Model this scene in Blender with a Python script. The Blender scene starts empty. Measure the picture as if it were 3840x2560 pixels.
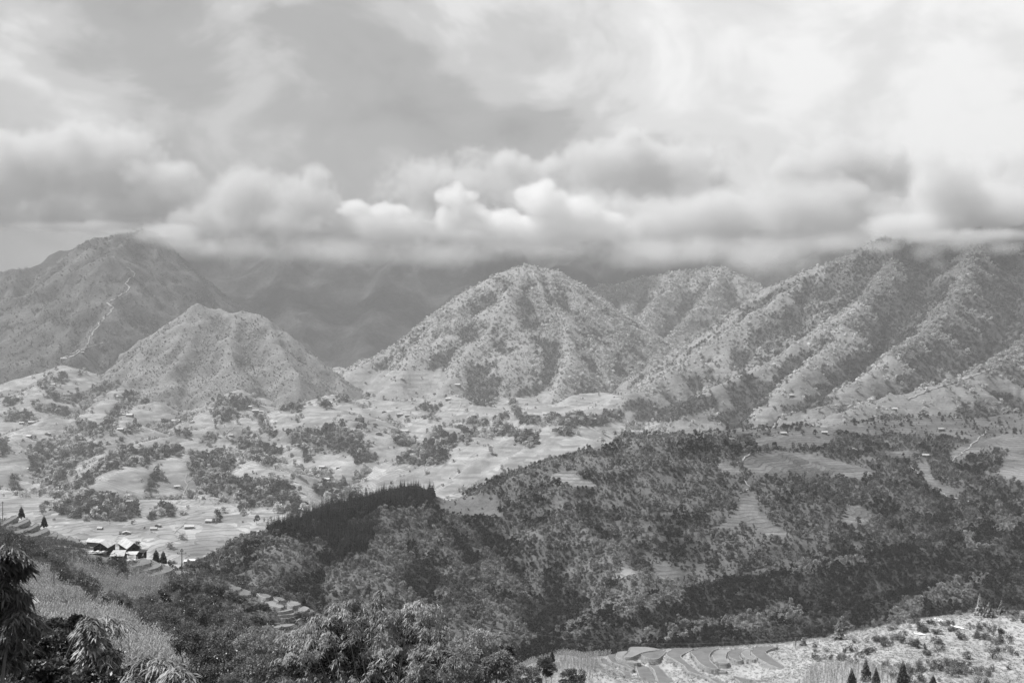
import bpy, math, random
import numpy as np
from mathutils import Vector, Matrix

random.seed(7)
RNG = np.random.default_rng(11)
sc = bpy.context.scene
COL = sc.collection

# ------------------------------------------------------------------ camera, sky, sun, exposure
cam = bpy.data.objects.new('Camera', bpy.data.cameras.new('Camera'))
COL.objects.link(cam)
sc.camera = cam
cam.data.lens = 35.0
cam.data.sensor_width = 36.0
cam.data.clip_start = 0.5
cam.data.clip_end = 60000
cam.rotation_euler = (math.pi / 2, 0, 0)
F = 35.0 / 36.0 * 3840.0                      # focal length in photograph pixels

SUN_DIR = Vector((-0.50, 0.08, 0.86)).normalized()   # from the ground towards the sun
sun = bpy.data.objects.new('Sun', bpy.data.lights.new('Sun', 'SUN'))
COL.objects.link(sun)
sun.data.energy = 5.0
sun.data.angle = math.radians(0.8)
sun.data.color = (1, 1, 1)                    # black-and-white photograph
sun.rotation_euler = SUN_DIR.to_track_quat('Z', 'Y').to_euler()

sc.view_settings.view_transform = 'Standard'
sc.view_settings.look = 'None'
sc.view_settings.exposure = 0.45
sc.view_settings.gamma = 1.0
sc.cycles.volume_bounces = 6
sc.cycles.max_bounces = 8
sc.cycles.diffuse_bounces = 2
sc.cycles.transmission_bounces = 3
sc.cycles.transparent_max_bounces = 16
sc.cycles.use_adaptive_sampling = True
sc.cycles.adaptive_threshold = 0.02


def build_world():
    w = bpy.data.worlds.new('World')
    sc.world = w
    w.use_nodes = True
    nt = w.node_tree
    N, L = nt.nodes, nt.links
    bg = N['Background']
    sky = N.new('ShaderNodeTexSky')
    sky.sky_type = 'NISHITA'
    sky.sun_disc = False
    sky.sun_elevation = math.asin(SUN_DIR.z)
    sky.sun_rotation = math.atan2(SUN_DIR.x, SUN_DIR.y)
    bw = N.new('ShaderNodeRGBToBW')
    L.new(sky.outputs[0], bw.inputs[0])

    def M(op, a, b=None, c=None, clamp=False):
        n = N.new('ShaderNodeMath')
        n.operation = op
        n.use_clamp = clamp
        for i, v in enumerate((a, b, c)):
            if v is None:
                continue
            if isinstance(v, (int, float)):
                n.inputs[i].default_value = v
            else:
                L.new(v, n.inputs[i])
        return n.outputs[0]
    tc = N.new('ShaderNodeTexCoord')

    def noise(scale, detail, rough, offs, stretch=(1, 1, 1.6), dist=0.0):
        mp = N.new('ShaderNodeMapping')
        mp.inputs['Location'].default_value = offs
        mp.inputs['Scale'].default_value = stretch
        L.new(tc.outputs['Generated'], mp.inputs[0])
        n = N.new('ShaderNodeTexNoise')
        n.inputs['Scale'].default_value = scale
        n.inputs['Detail'].default_value = detail
        n.inputs['Roughness'].default_value = rough
        n.inputs['Distortion'].default_value = dist
        L.new(mp.outputs[0], n.inputs['Vector'])
        return n.outputs[0]
    # cloud cover: broad masses, billows, fine wisps
    broad = noise(2.1, 3, .5, (3.7, 1.9, 5.2))
    mid = noise(6.0, 5, .52, (0.4, 8.1, 2.2), dist=.5)
    fine = noise(15.0, 4, .5, (5.1, 0.3, 1.2), dist=.3)
    v = M('ADD', M('MULTIPLY', M('SUBTRACT', broad, .5), 1.3), M('MULTIPLY', M('SUBTRACT', mid, .5), 1.6))
    v = M('ADD', v, M('MULTIPLY', M('SUBTRACT', fine, .5), .4))
    # the cloud sheet is thinner towards one side of the sky
    dot = N.new('ShaderNodeVectorMath')
    dot.operation = 'DOT_PRODUCT'
    dot.inputs[1].default_value = Vector((0.34, 1.0, 0.23)).normalized()
    L.new(tc.outputs['Generated'], dot.inputs[0])
    thin = M('POWER', M('MAXIMUM', dot.outputs['Value'], 0.0), 13.0)
    v = M('ADD', v, M('MULTIPLY', M('SUBTRACT', thin, .38), .52))
    ramp = N.new('ShaderNodeValToRGB')
    ramp.color_ramp.interpolation = 'EASE'
    els = ramp.color_ramp.elements
    els[0].position = 0.0
    els[0].color = (.40, .40, .40, 1)
    els[1].position = 1.0
    els[1].color = (1.22, 1.22, 1.22, 1)
    for p, c in ((.34, .52), (.55, .74), (.75, 1.0)):
        e = els.new(p)
        e.color = (c, c, c, 1)
    L.new(M('ADD', v, .48, clamp=True), ramp.inputs[0])
    cloud = N.new('ShaderNodeRGBToBW')
    L.new(ramp.outputs[0], cloud.inputs[0])
    # nearly everywhere cloud, the clear sky above contributes a little
    val = M('ADD', M('MULTIPLY', bw.outputs[0], 0.008), M('MULTIPLY', cloud.outputs[0], 0.60))
    comb = N.new('ShaderNodeCombineColor')
    for i in range(3):
        L.new(val, comb.inputs[i])
    L.new(comb.outputs[0], bg.inputs[0])
    bg.inputs[1].default_value = 1.0


build_world()

# ------------------------------------------------------------------ small helpers


def P(px, py, Y):
    """a pixel of the photograph at distance Y, as a place in the valley"""
    return np.array([(px - 1920) / F * Y, Y, (1280 - py) / F * Y])


def _hash(ix, iy, seed):
    h = (ix * 374761393 + iy * 668265263 + seed * 1442695041) & 0xffffffff
    h = ((h ^ (h >> 13)) * 1274126177) & 0xffffffff
    h = h ^ (h >> 16)
    return h


def gnoise(x, y, seed=0):
    x0 = np.floor(x).astype(np.int64)
    y0 = np.floor(y).astype(np.int64)
    fx, fy = x - x0, y - y0
    u = fx * fx * fx * (fx * (fx * 6 - 15) + 10)
    v = fy * fy * fy * (fy * (fy * 6 - 15) + 10)

    def g(ix, iy, dx, dy):
        a = _hash(ix, iy, seed) * (2 * math.pi / 4294967296.0)
        return np.cos(a) * dx + np.sin(a) * dy
    n00 = g(x0, y0, fx, fy)
    n10 = g(x0 + 1, y0, fx - 1, fy)
    n01 = g(x0, y0 + 1, fx, fy - 1)
    n11 = g(x0 + 1, y0 + 1, fx - 1, fy - 1)
    a = n00 + u * (n10 - n00)
    b = n01 + u * (n11 - n01)
    return (a + v * (b - a)) * 1.5


def fbm(x, y, scale, octaves=4, seed=0, gain=.5):
    s = 0.0
    a = 1.0
    x = np.asarray(x, float) / scale
    y = np.asarray(y, float) / scale
    for o in range(octaves):
        s = s + a * gnoise(x, y, seed + o * 17)
        a *= gain
        x = x * 2.03
        y = y * 2.03
    return s


def in_poly(px, py, poly):
    inside = np.zeros(np.shape(px), bool)
    n = len(poly)
    j = n - 1
    for i in range(n):
        xi, yi = poly[i]
        xj, yj = poly[j]
        c = ((yi > py) != (yj > py)) & (px < (xj - xi) * (py - yi) / ((yj - yi) + 1e-9) + xi)
        inside ^= c
        j = i
    return inside


def near_line(px, py, line, w):
    best = np.full(np.shape(px), 1e9)
    for (ax, ay), (bx, by) in zip(line[:-1], line[1:]):
        dx, dy = bx - ax, by - ay
        t = np.clip(((px - ax) * dx + (py - ay) * dy) / (dx * dx + dy * dy + 1e-9), 0, 1)
        best = np.minimum(best, np.hypot(px - ax - t * dx, (py - ay - t * dy)))
    return best < w


def zoomed(x0, y0, s):
    return lambda pts: [(x0 + a * s, y0 + b * s) for a, b in pts]


def tps(pts, smooth=0.0):
    pts = np.asarray(pts, float)
    c = pts[:, :2] / 100.0
    n = len(c)
    d = np.linalg.norm(c[:, None] - c[None], axis=2)
    K = np.where(d > 0, d * d * np.log(d + 1e-12), 0) + smooth * np.eye(n)
    A = np.zeros((n + 3, n + 3))
    A[:n, :n] = K
    A[:n, n] = 1
    A[:n, n + 1:] = c
    A[n, :n] = 1
    A[n + 1:, :n] = c.T
    b = np.zeros(n + 3)
    b[:n] = pts[:, 2]
    w = np.linalg.solve(A, b)

    def f(x, y):
        x = np.asarray(x, float) / 100.0
        y = np.asarray(y, float) / 100.0
        s = w[n] + w[n + 1] * x + w[n + 2] * y
        for i in range(n):
            r2 = (x - c[i, 0]) ** 2 + (y - c[i, 1]) ** 2
            s = s + w[i] * 0.5 * r2 * np.log(r2 + 1e-12)
        return s
    return f


def ridges(lines, slope, drop, rnd=12.0, spur=0.0, lam=160.0, seed=1, warp=0.0):
    """land falling away on both sides of ridge lines, with ribs running down the slopes"""
    segs = []
    for ln in lines:
        pts = [P(*p) for p in ln]
        u = 0.0
        for a, b in zip(pts[:-1], pts[1:]):
            segs.append((a, b, u))
            u += math.hypot(b[0] - a[0], b[1] - a[1])

    def f(x, y):
        if warp:
            wx = fbm(x, y, 230, 3, seed + 5) * warp
            wy = fbm(x, y, 230, 3, seed + 9) * warp
            x = x + wx
            y = y + wy
        best = np.full(np.shape(x), -1e5)
        for k, (a, b, u0) in enumerate(segs):
            dx, dy = b[0] - a[0], b[1] - a[1]
            l2 = dx * dx + dy * dy + 1e-6
            t = np.clip(((x - a[0]) * dx + (y - a[1]) * dy) / l2, 0, 1)
            d = np.hypot(x - a[0] - t * dx, y - a[1] - t * dy)
            dd = np.sqrt(d * d + rnd * rnd) - rnd
            z = a[2] + t * (b[2] - a[2]) - drop * (1 - np.exp(-slope * dd / drop))
            if spur:
                side = np.where((x - a[0]) * dy - (y - a[1]) * dx > 0, 0.0, 500.0)
                u = u0 + t * math.sqrt(l2) + k * 0.01
                rb = 1 - np.abs(gnoise(u / lam + d * .0011 + side, d / 900 + side, seed)) * 2.2
                z = z + spur * np.clip(d / 110.0, 0, 1) * np.exp(-d / 700) * (rb - .75)
            best = np.maximum(best, z)
        return best
    return f


MATS = {}


def nodes_of(name):
    m = bpy.data.materials.new(name)
    m.use_nodes = True
    nt = m.node_tree
    nt.nodes.clear()
    out = nt.nodes.new('ShaderNodeOutputMaterial')
    MATS[name] = m
    return m, nt, out


def mth(nt, op, a, b=None, c=None, clamp=False):
    n = nt.nodes.new('ShaderNodeMath')
    n.operation = op
    n.use_clamp = clamp
    for i, v in enumerate((a, b, c)):
        if v is None:
            continue
        if isinstance(v, (int, float)):
            n.inputs[i].default_value = v
        else:
            nt.links.new(v, n.inputs[i])
    return n.outputs[0]


def grey(nt, val):
    c = nt.nodes.new('ShaderNodeCombineColor')
    for i in range(3):
        nt.links.new(val, c.inputs[i])
    return c.outputs[0]


def nz(nt, vec, scale, detail=4, rough=.55):
    n = nt.nodes.new('ShaderNodeTexNoise')
    n.inputs['Scale'].default_value = scale
    n.inputs['Detail'].default_value = detail
    n.inputs['Roughness'].default_value = rough
    nt.links.new(vec, n.inputs['Vector'])
    return n.outputs[0]


def mat_land(name, fine, step, bump=1.0, var=.7, plot=45.0):
    """land cover: 'tone' is the brightness of crop, grass or forest floor with painted sun and cloud shade, 'terr' where the slope is cut into terraces"""
    m, nt, out = nodes_of(name)
    geo = nt.nodes.new('ShaderNodeNewGeometry')
    pos = geo.outputs['Position']
    tone = nt.nodes.new('ShaderNodeAttribute')
    tone.attribute_name = 'tone'
    terr = nt.nodes.new('ShaderNodeAttribute')
    terr.attribute_name = 'terr'
    n1 = nz(nt, pos, 1 / fine, 5, .62)
    n2 = nz(nt, pos, 1 / (fine * 9), 4, .55)
    f = mth(nt, 'ADD', mth(nt, 'MULTIPLY', mth(nt, 'SUBTRACT', n1, .5), var * 1.5), mth(nt, 'MULTIPLY', mth(nt, 'SUBTRACT', n2, .5), var * 1.2))
    f = mth(nt, 'MAXIMUM', mth(nt, 'ADD', f, 1.0), .25)
    # terrace banks: narrow weedy strips that follow the contour
    sep = nt.nodes.new('ShaderNodeSeparateXYZ')
    nt.links.new(pos, sep.inputs[0])
    zz = mth(nt, 'ADD', sep.outputs[2], mth(nt, 'MULTIPLY', mth(nt, 'SUBTRACT', n2, .5), step * 2.2))
    fr = mth(nt, 'FRACT', mth(nt, 'DIVIDE', zz, step))
    bank = mth(nt, 'LESS_THAN', fr, .30)
    lip = mth(nt, 'MULTIPLY', mth(nt, 'GREATER_THAN', fr, .30), mth(nt, 'LESS_THAN', fr, .42))
    line = mth(nt, 'ADD', mth(nt, 'MULTIPLY', bank, -.42), mth(nt, 'MULTIPLY', lip, .22))
    brk = mth(nt, 'MULTIPLY', n1, 1.6, clamp=True)
    f = mth(nt, 'MULTIPLY', f, mth(nt, 'ADD', 1.0, mth(nt, 'MULTIPLY', mth(nt, 'MULTIPLY', line, terr.outputs['Fac']), brk)))
    vec = nt.nodes.new('ShaderNodeCombineXYZ')
    nt.links.new(mth(nt, 'DIVIDE', sep.outputs[0], plot), vec.inputs[0])
    nt.links.new(mth(nt, 'DIVIDE', sep.outputs[1], plot), vec.inputs[1])
    nt.links.new(mth(nt, 'MULTIPLY', mth(nt, 'FLOOR', mth(nt, 'DIVIDE', zz, step * 2)), 1.7), vec.inputs[2])
    vo = nt.nodes.new('ShaderNodeTexVoronoi')
    vo.inputs['Scale'].default_value = 1.0
    nt.links.new(vec.outputs[0], vo.inputs['Vector'])
    vs = nt.nodes.new('ShaderNodeSeparateColor')
    nt.links.new(vo.outputs['Color'], vs.inputs[0])
    pl = mth(nt, 'MULTIPLY', mth(nt, 'SUBTRACT', vs.outputs[0], .5), mth(nt, 'MULTIPLY', terr.outputs['Fac'], .55))
    f = mth(nt, 'MULTIPLY', f, mth(nt, 'ADD', 1.0, pl))
    val = mth(nt, 'MULTIPLY', tone.outputs['Fac'], f)
    bs = nt.nodes.new('ShaderNodeBsdfDiffuse')
    nt.links.new(grey(nt, val), bs.inputs['Color'])
    bp = nt.nodes.new('ShaderNodeBump')
    bp.inputs['Strength'].default_value = .8
    bp.inputs['Distance'].default_value = fine * .35 * bump
    nt.links.new(n1, bp.inputs['Height'])
    nt.links.new(bp.outputs[0], bs.inputs['Normal'])
    nt.links.new(bs.outputs[0], out.inputs['Surface'])
    return m


def mat_plain(name, v, var=.25, scale=3.0, rough=.8, bump=0.0, spec=.2):
    m, nt, out = nodes_of(name)
    tc = nt.nodes.new('ShaderNodeNewGeometry')
    n = nz(nt, tc.outputs['Position'], scale, 5, .6)
    val = mth(nt, 'MULTIPLY', mth(nt, 'ADD', mth(nt, 'MULTIPLY', mth(nt, 'SUBTRACT', n, .5), var * 3), 1.0), v)
    bs = nt.nodes.new('ShaderNodeBsdfPrincipled')
    bs.inputs['Roughness'].default_value = rough
    bs.inputs['Specular IOR Level'].default_value = spec
    nt.links.new(grey(nt, mth(nt, 'MAXIMUM', val, .005)), bs.inputs['Base Color'])
    if bump:
        bp = nt.nodes.new('ShaderNodeBump')
        bp.inputs['Strength'].default_value = .7
        bp.inputs['Distance'].default_value = bump
        nt.links.new(n, bp.inputs['Height'])
        nt.links.new(bp.outputs[0], bs.inputs['Normal'])
    nt.links.new(bs.outputs[0], out.inputs['Surface'])
    return m


def mat_leaf(name, v, trans=.35, var=.5, gloss=.0, rough=.4, patch=60.0):
    m, nt, out = nodes_of(name)
    oi = nt.nodes.new('ShaderNodeObjectInfo')
    geo = nt.nodes.new('ShaderNodeNewGeometry')
    n = nz(nt, geo.outputs['Position'], 1 / patch, 3, .5)
    r = mth(nt, 'MULTIPLY', mth(nt, 'SUBTRACT', oi.outputs['Random'], .5), var * 1.3)
    r = mth(nt, 'ADD', r, mth(nt, 'MULTIPLY', mth(nt, 'SUBTRACT', geo.outputs['Random Per Island'], .5), var * 1.3))
    r = mth(nt, 'ADD', r, mth(nt, 'MULTIPLY', mth(nt, 'SUBTRACT', n, .5), var * 2.0))
    val = mth(nt, 'MULTIPLY', mth(nt, 'MAXIMUM', mth(nt, 'ADD', 1.0, r), .2), v)
    g = grey(nt, val)
    d = nt.nodes.new('ShaderNodeBsdfDiffuse')
    nt.links.new(g, d.inputs[0])
    t = nt.nodes.new('ShaderNodeBsdfTranslucent')
    nt.links.new(g, t.inputs[0])
    mx = nt.nodes.new('ShaderNodeMixShader')
    mx.inputs[0].default_value = trans
    nt.links.new(d.outputs[0], mx.inputs[1])
    nt.links.new(t.outputs[0], mx.inputs[2])
    res = mx.outputs[0]
    if gloss:
        gl = nt.nodes.new('ShaderNodeBsdfGlossy')
        gl.inputs['Roughness'].default_value = rough
        gl.inputs['Color'].default_value = (.9, .9, .9, 1)
        m2 = nt.nodes.new('ShaderNodeMixShader')
        m2.inputs[0].default_value = gloss
        nt.links.new(res, m2.inputs[1])
        nt.links.new(gl.outputs[0], m2.inputs[2])
        res = m2.outputs[0]
    nt.links.new(res, out.inputs['Surface'])
    return m


def mesh_np(name, verts, faces, mats=(), midx=None, smooth=False):
    """mesh from an (n,3) array and an (m,3 or 4) array of indices, or a list of lists"""
    me = bpy.data.meshes.new(name)
    if isinstance(faces, np.ndarray):
        k = faces.shape[1]
        me.vertices.add(len(verts))
        me.vertices.foreach_set('co', np.asarray(verts, np.float32).ravel())
        me.loops.add(faces.size)
        me.loops.foreach_set('vertex_index', faces.astype(np.int32).ravel())
        me.polygons.add(len(faces))
        me.polygons.foreach_set('loop_start', np.arange(0, faces.size, k, dtype=np.int32))
        me.polygons.foreach_set('loop_total', np.full(len(faces), k, np.int32))
        if midx is not None:
            me.polygons.foreach_set('material_index', np.asarray(midx, np.int32))
        me.update(calc_edges=True)
        me.validate()
    else:
        me.from_pydata([tuple(v) for v in verts], [], faces)
        if midx is not None:
            me.polygons.foreach_set('material_index', np.asarray(midx, np.int32))
        me.update()
    for m in mats:
        me.materials.append(m)
    if smooth:
        me.polygons.foreach_set('use_smooth', np.ones(len(me.polygons), bool))
    return me


def link(name, data, parent=None, loc=None, rz=0.0, scale=None):
    o = bpy.data.objects.new(name, data)
    COL.objects.link(o)
    if parent is not None:
        o.parent = parent
    if loc is not None:
        o.location = loc
    o.rotation_euler = (0, 0, rz)
    if scale is not None:
        o.scale = (scale, scale, scale) if isinstance(scale, (int, float)) else scale
    return o


def tag(o, label=None, cat=None, group=None, kind=None):
    if label:
        o['label'] = label
    if cat:
        o['category'] = cat
    if group:
        o['group'] = group
    if kind:
        o['kind'] = kind
    return o


# ------------------------------------------------------------------ the lie of the land
Z1 = zoomed(300, 1990, .2041)      # farm on the near slope
ZA = zoomed(0, 1900, .5442)
ZR = zoomed(600, 2080, .27636)
ZK = zoomed(2150, 2380, .42517)
Z4 = zoomed(0, 1300, .5442)
Z5 = zoomed(1200, 900, .55272)
Z8 = zoomed(2000, 1550, .78231)
Z6 = zoomed(2400, 850, .61224)

# rice paddies: outline in the photograph and level (metres below the camera)
PADDY = {
    'knoll': [(ZK(p), z) for p, z in [
        ([(1590, 118), (1700, 100), (1800, 105), (1715, 135), (1700, 160), (1780, 220), (1850, 270), (1870, 300), (1830, 300), (1750, 270), (1650, 220), (1575, 165)], -88.0),
        ([(1510, 128), (1585, 118), (1570, 150), (1555, 180), (1600, 210), (1595, 220), (1530, 205), (1490, 175), (1485, 150)], -88.5),
        ([(1400, 128), (1500, 125), (1475, 155), (1470, 190), (1490, 225), (1440, 225), (1385, 200), (1365, 175)], -89.0),
        ([(1290, 125), (1390, 128), (1355, 160), (1345, 205), (1370, 250), (1300, 250), (1250, 225), (1230, 190), (1240, 150)], -89.5),
        ([(1050, 140), (1120, 118), (1280, 118), (1230, 140), (1200, 180), (1210, 230), (1275, 290), (1250, 300), (1160, 280), (1100, 235), (1070, 190), (1040, 165)], -90.1),
        ([(820, 160), (850, 140), (890, 120), (1000, 120), (1100, 118), (1035, 140), (960, 175), (950, 195), (1000, 240), (1060, 290), (1130, 340), (1200, 370), (1290, 400), (1350, 430), (1280, 430), (1180, 375), (1080, 345), (1010, 320), (980, 275), (900, 225), (830, 185)], -90.8),
        ([(600, 165), (690, 147), (790, 135), (815, 150), (760, 205), (730, 212), (660, 205), (610, 185)], -91.3),
        ([(505, 105), (640, 105), (740, 120), (765, 134), (690, 142), (595, 160), (520, 195), (460, 195), (455, 180), (490, 145)], -91.7),
        ([(390, 150), (485, 140), (445, 180), (455, 200), (530, 225), (590, 245), (560, 250), (480, 235), (390, 205)], -92.4),
        ([(305, 175), (380, 170), (372, 205), (440, 245), (530, 295), (520, 305), (440, 280), (330, 235)], -93.2),
        ([(240, 215), (290, 205), (330, 250), (440, 315), (500, 330), (515, 400), (475, 415), (460, 360), (400, 310), (260, 260)], -94.0),
        ([(555, 265), (640, 270), (690, 310), (712, 350), (735, 430), (640, 430), (590, 380), (570, 330)], -93.2),
        ([(680, 275), (730, 265), (790, 310), (840, 370), (890, 415), (770, 430), (730, 360), (712, 310)], -92.5),
        ([(1270, 305), (1350, 315), (1340, 325), (1280, 320)], -90.7),
        ([(1390, 355), (1480, 375), (1600, 400), (1590, 430), (1500, 430), (1440, 390)], -91.0),
    ]],
    'farm': [(Z1(p), z) for p, z in [
        ([(940, 650), (1050, 600), (1110, 520), (1180, 495), (1250, 530), (1285, 580), (1240, 610), (1150, 635), (1000, 660)], -68.8),
        ([(1090, 745), (1250, 690), (1320, 620), (1290, 560), (1280, 520), (1350, 545), (1450, 600), (1480, 640), (1400, 690), (1250, 725)], -69.7),
        ([(1240, 815), (1450, 740), (1530, 650), (1460, 580), (1500, 590), (1600, 640), (1690, 690), (1700, 710), (1600, 765), (1450, 800), (1330, 830)], -70.6),
        ([(1350, 890), (1500, 830), (1640, 790), (1740, 720), (1690, 680), (1850, 740), (1900, 800), (1700, 830), (1500, 890)], -71.5),
        ([(1900, 740), (2000, 770), (2030, 830), (1990, 880), (1900, 860)], -71.8),
        ([(2060, 770), (2200, 800), (2280, 840), (2150, 850), (2080, 880)], -72.0),
    ]],
    'upper': [(ZA(p), z) for p, z in [
        ([(0, 120), (20, 105), (70, 72), (110, 58), (115, 72), (60, 105), (0, 135)], -73.0),
        ([(0, 150), (30, 135), (120, 112), (190, 80), (200, 95), (120, 135), (0, 165)], -73.8),
        ([(60, 185), (100, 165), (200, 142), (250, 110), (265, 125), (200, 162), (130, 185)], -74.6),
        ([(110, 205), (230, 182), (320, 145), (330, 165), (250, 202), (160, 218)], -75.3),
        ([(200, 218), (320, 202), (380, 172), (390, 200), (350, 228), (230, 233)], -76.0),
        ([(360, 232), (400, 190), (430, 190), (450, 218), (430, 245)], -76.5),
        ([(455, 225), (480, 200), (540, 235), (530, 255), (460, 250)], -76.9),
        ([(550, 237), (640, 265), (668, 280), (610, 284), (560, 274)], -77.2),
    ]],
    'lower': [(ZR(p), z) for p, z in [
        ([(930, 395), (1080, 440), (1100, 465), (1010, 490), (960, 480)], -70.6),
        ([(1110, 462), (1260, 510), (1250, 535), (1150, 555), (1050, 540)], -71.0),
        ([(1320, 520), (1430, 530), (1510, 560), (1440, 585), (1360, 560)], -71.3),
        ([(1540, 565), (1640, 580), (1700, 610), (1610, 630), (1560, 600)], -71.8),
        ([(1750, 620), (1870, 640), (1910, 670), (1800, 700), (1740, 680)], -72.2),
        ([(1330, 600), (1420, 590), (1600, 650), (1690, 690), (1640, 720), (1500, 690), (1380, 640)], -72.1),
        ([(1700, 685), (1780, 720), (1790, 750), (1650, 780), (1560, 775), (1700, 740)], -72.7),
        ([(1800, 742), (1890, 760), (1860, 800), (1650, 825), (1600, 820), (1780, 782)], -73.3),
        ([(1880, 775), (1940, 785), (1920, 820), (1700, 870), (1620, 862), (1850, 812)], -73.9),
        ([(1920, 690), (2020, 720), (1960, 770), (1880, 745)], -72.8),
        ([(2040, 735), (2100, 770), (2010, 790)], -73.4),
        ([(1250, 970), (1500, 945), (1700, 932), (1830, 940), (1700, 980), (1300, 1005)], -74.0),
    ]],
}


def on_level(poly, z):
    """outline in the photograph brought down to the level z"""
    return np.array([[(px - 1920) / F * (-z * F / (py - 1280)), -z * F / (py - 1280)] for px, py in poly])


PADDY_W = {k: [(on_level(p, z), z) for p, z in v] for k, v in PADDY.items()}

near_pts = [P(*p) for p in [
    (650, 2500, 112), (200, 2350, 160), (85, 2285, 205), (200, 2215, 255), (430, 2240, 240), (300, 2172, 278),
    (100, 2112, 300), (520, 2270, 258), (450, 2180, 290), (390, 2072, 325), (0, 2018, 365), (200, 2040, 350),
    (700, 2380, 190), (800, 2320, 235), (640, 2210, 280), (600, 2400, 165), (470, 2105, 318), (820, 2180, 285), (780, 2160, 290)]]
near_pts += [np.array(v, float) for v in [
    (0, 0, -2.2), (-25, 0, -1), (25, 0, -5), (0, 32, -19), (-22, 30, -15), (24, 32, -24), (-14, 18, -8), (0, 60, -30), (-40, 60, -24),
    (-210, 200, -40), (-230, 330, -58), (-290, 420, -68), (-200, 100, -15), (-100, 60, -12), (-120, 0, 8),
    (-260, 560, -150), (-150, 480, -150), (-190, 520, -160), (-100, 410, -140), (-50, 350, -140), (0, 250, -128), (22, 150, -85), (30, 100, -64), (20, 60, -40),
    (-330, 560, -130), (60, 220, -140), (70, 100, -80), (60, 40, -40), (70, 0, -20)]]
for key in ('farm', 'upper', 'lower'):
    for poly, z in PADDY_W[key]:
        c = poly.mean(0)
        near_pts.append(np.array([c[0], c[1], z - .5]))
knoll_pts = [P(*p) for p in [
    (2900, 2440, 285), (2950, 2550, 243), (3150, 2400, 285), (3300, 2490, 252), (3400, 2335, 298), (3500, 2312, 308),
    (3840, 2300, 316), (3840, 2560, 235), (3450, 2570, 226), (3700, 2420, 270), (2950, 2430, 288), (3050, 2480, 262), (3280, 2375, 290), (3150, 2560, 236), (2050, 2472, 278), (1960, 2508, 276), (2120, 2452, 285), (2200, 2560, 252), (2060, 2560, 255)]]
knoll_pts += [np.array(v, float) for v in [
    (-44, 250, -135), (-36, 310, -140), (-30, 195, -118), (30, 370, -150), (120, 385, -150), (210, 400, -140), (300, 400, -130), (300, 250, -72),
    (60, 190, -92), (120, 190, -78), (190, 170, -66), (300, 170, -50)]]
for poly, z in PADDY_W['knoll']:
    c = poly.mean(0)
    knoll_pts.append(np.array([c[0], c[1], z - .5]))

near_f = tps(near_pts, .002)
knoll_f = tps(knoll_pts, .002)
slope_c = ridges([
    [(1700, 2570, 500), (1850, 2500, 540), (2050, 2420, 570), (2300, 2310, 610), (2550, 2230, 640), (2800, 2190, 660), (3100, 2130, 690), (3400, 2060, 720), (3700, 1970, 750), (3840, 1935, 760), (4300, 1830, 820)],
    [(2300, 2475, 480), (2450, 2440, 500), (2700, 2390, 530), (2900, 2330, 560), (3200, 2280, 590), (3500, 2215, 620), (3840, 2140, 650), (4200, 2080, 690)]],
    .52, 900, 10, 7, 50, 3, 6)
hill_d = ridges([
    [(500, 2330, 560), (650, 2205, 600), (750, 2150, 640), (900, 2085, 690), (1100, 1985, 740), (1400, 1905, 800), (1600, 1870, 850), (1750, 1895, 860), (1900, 1845, 870), (2000, 1800, 880), (2150, 1725, 900), (2350, 1655, 930), (2550, 1635, 950), (2700, 1645, 960)],
    [(1600, 1870, 850), (1650, 2000, 780), (1720, 2150, 690), (1760, 2330, 600)],
    [(2080, 1765, 880), (2150, 1900, 820), (2250, 2060, 750), (2350, 2190, 680)],
    [(2650, 1645, 960), (2740, 1800, 880), (2820, 1930, 820), (2900, 2030, 780), (3050, 2115, 735)],
    [(1100, 1985, 740), (1000, 2150, 640), (1080, 2320, 550)],
    [(1350, 1910, 800), (1350, 2100, 690), (1420, 2300, 580)]],
    .46, 900, 14, 14, 60, 5, 14)
bench_e = ridges([
    [(2600, 1645, 960), (2850, 1615, 1120), (3100, 1590, 1250), (3500, 1575, 1300), (3840, 1565, 1300), (4300, 1540, 1350)],
    [(2820, 1665, 1080), (3000, 1680, 1080), (3200, 1715, 1040)],
    [(3150, 1640, 1150), (3240, 1740, 1040), (3330, 1860, 940), (3380, 1970, 860)],
    [(3380, 1650, 1150), (3440, 1770, 1040), (3560, 1870, 950), (3720, 1960, 860)],
    [(3840, 1640, 1150), (3860, 1750, 1030), (3950, 1900, 930)],
    [(3600, 1640, 1200), (3700, 1720, 1100), (3820, 1850, 980)]],
    .36, 600, 30, 12, 80, 8, 18)
valley_floor = tps([P(*p) for p in [
    (600, 2080, 1080), (1000, 1950, 1240), (300, 2000, 1150), (0, 1950, 1200), (900, 1850, 1450), (1250, 1750, 1700), (1250, 1850, 1500),
    (0, 1750, 1700), (400, 1600, 2200), (0, 1500, 2500), (1000, 1600, 2200), (1250, 1500, 2400), (1700, 1650, 1900), (2100, 1650, 1800),
    (2400, 1600, 1800), (1500, 1450, 2700), (2000, 1550, 2200), (2400, 1450, 2500), (2800, 1590, 1600), (3300, 1570, 1500), (3840, 1560, 1500),
    (0, 1420, 2800), (400, 1400, 2900), (800, 1400, 2900), (1250, 1430, 3000), (-400, 1500, 2300), (-400, 1850, 1300), (3400, 1560, 2200)]], .02)
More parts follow.
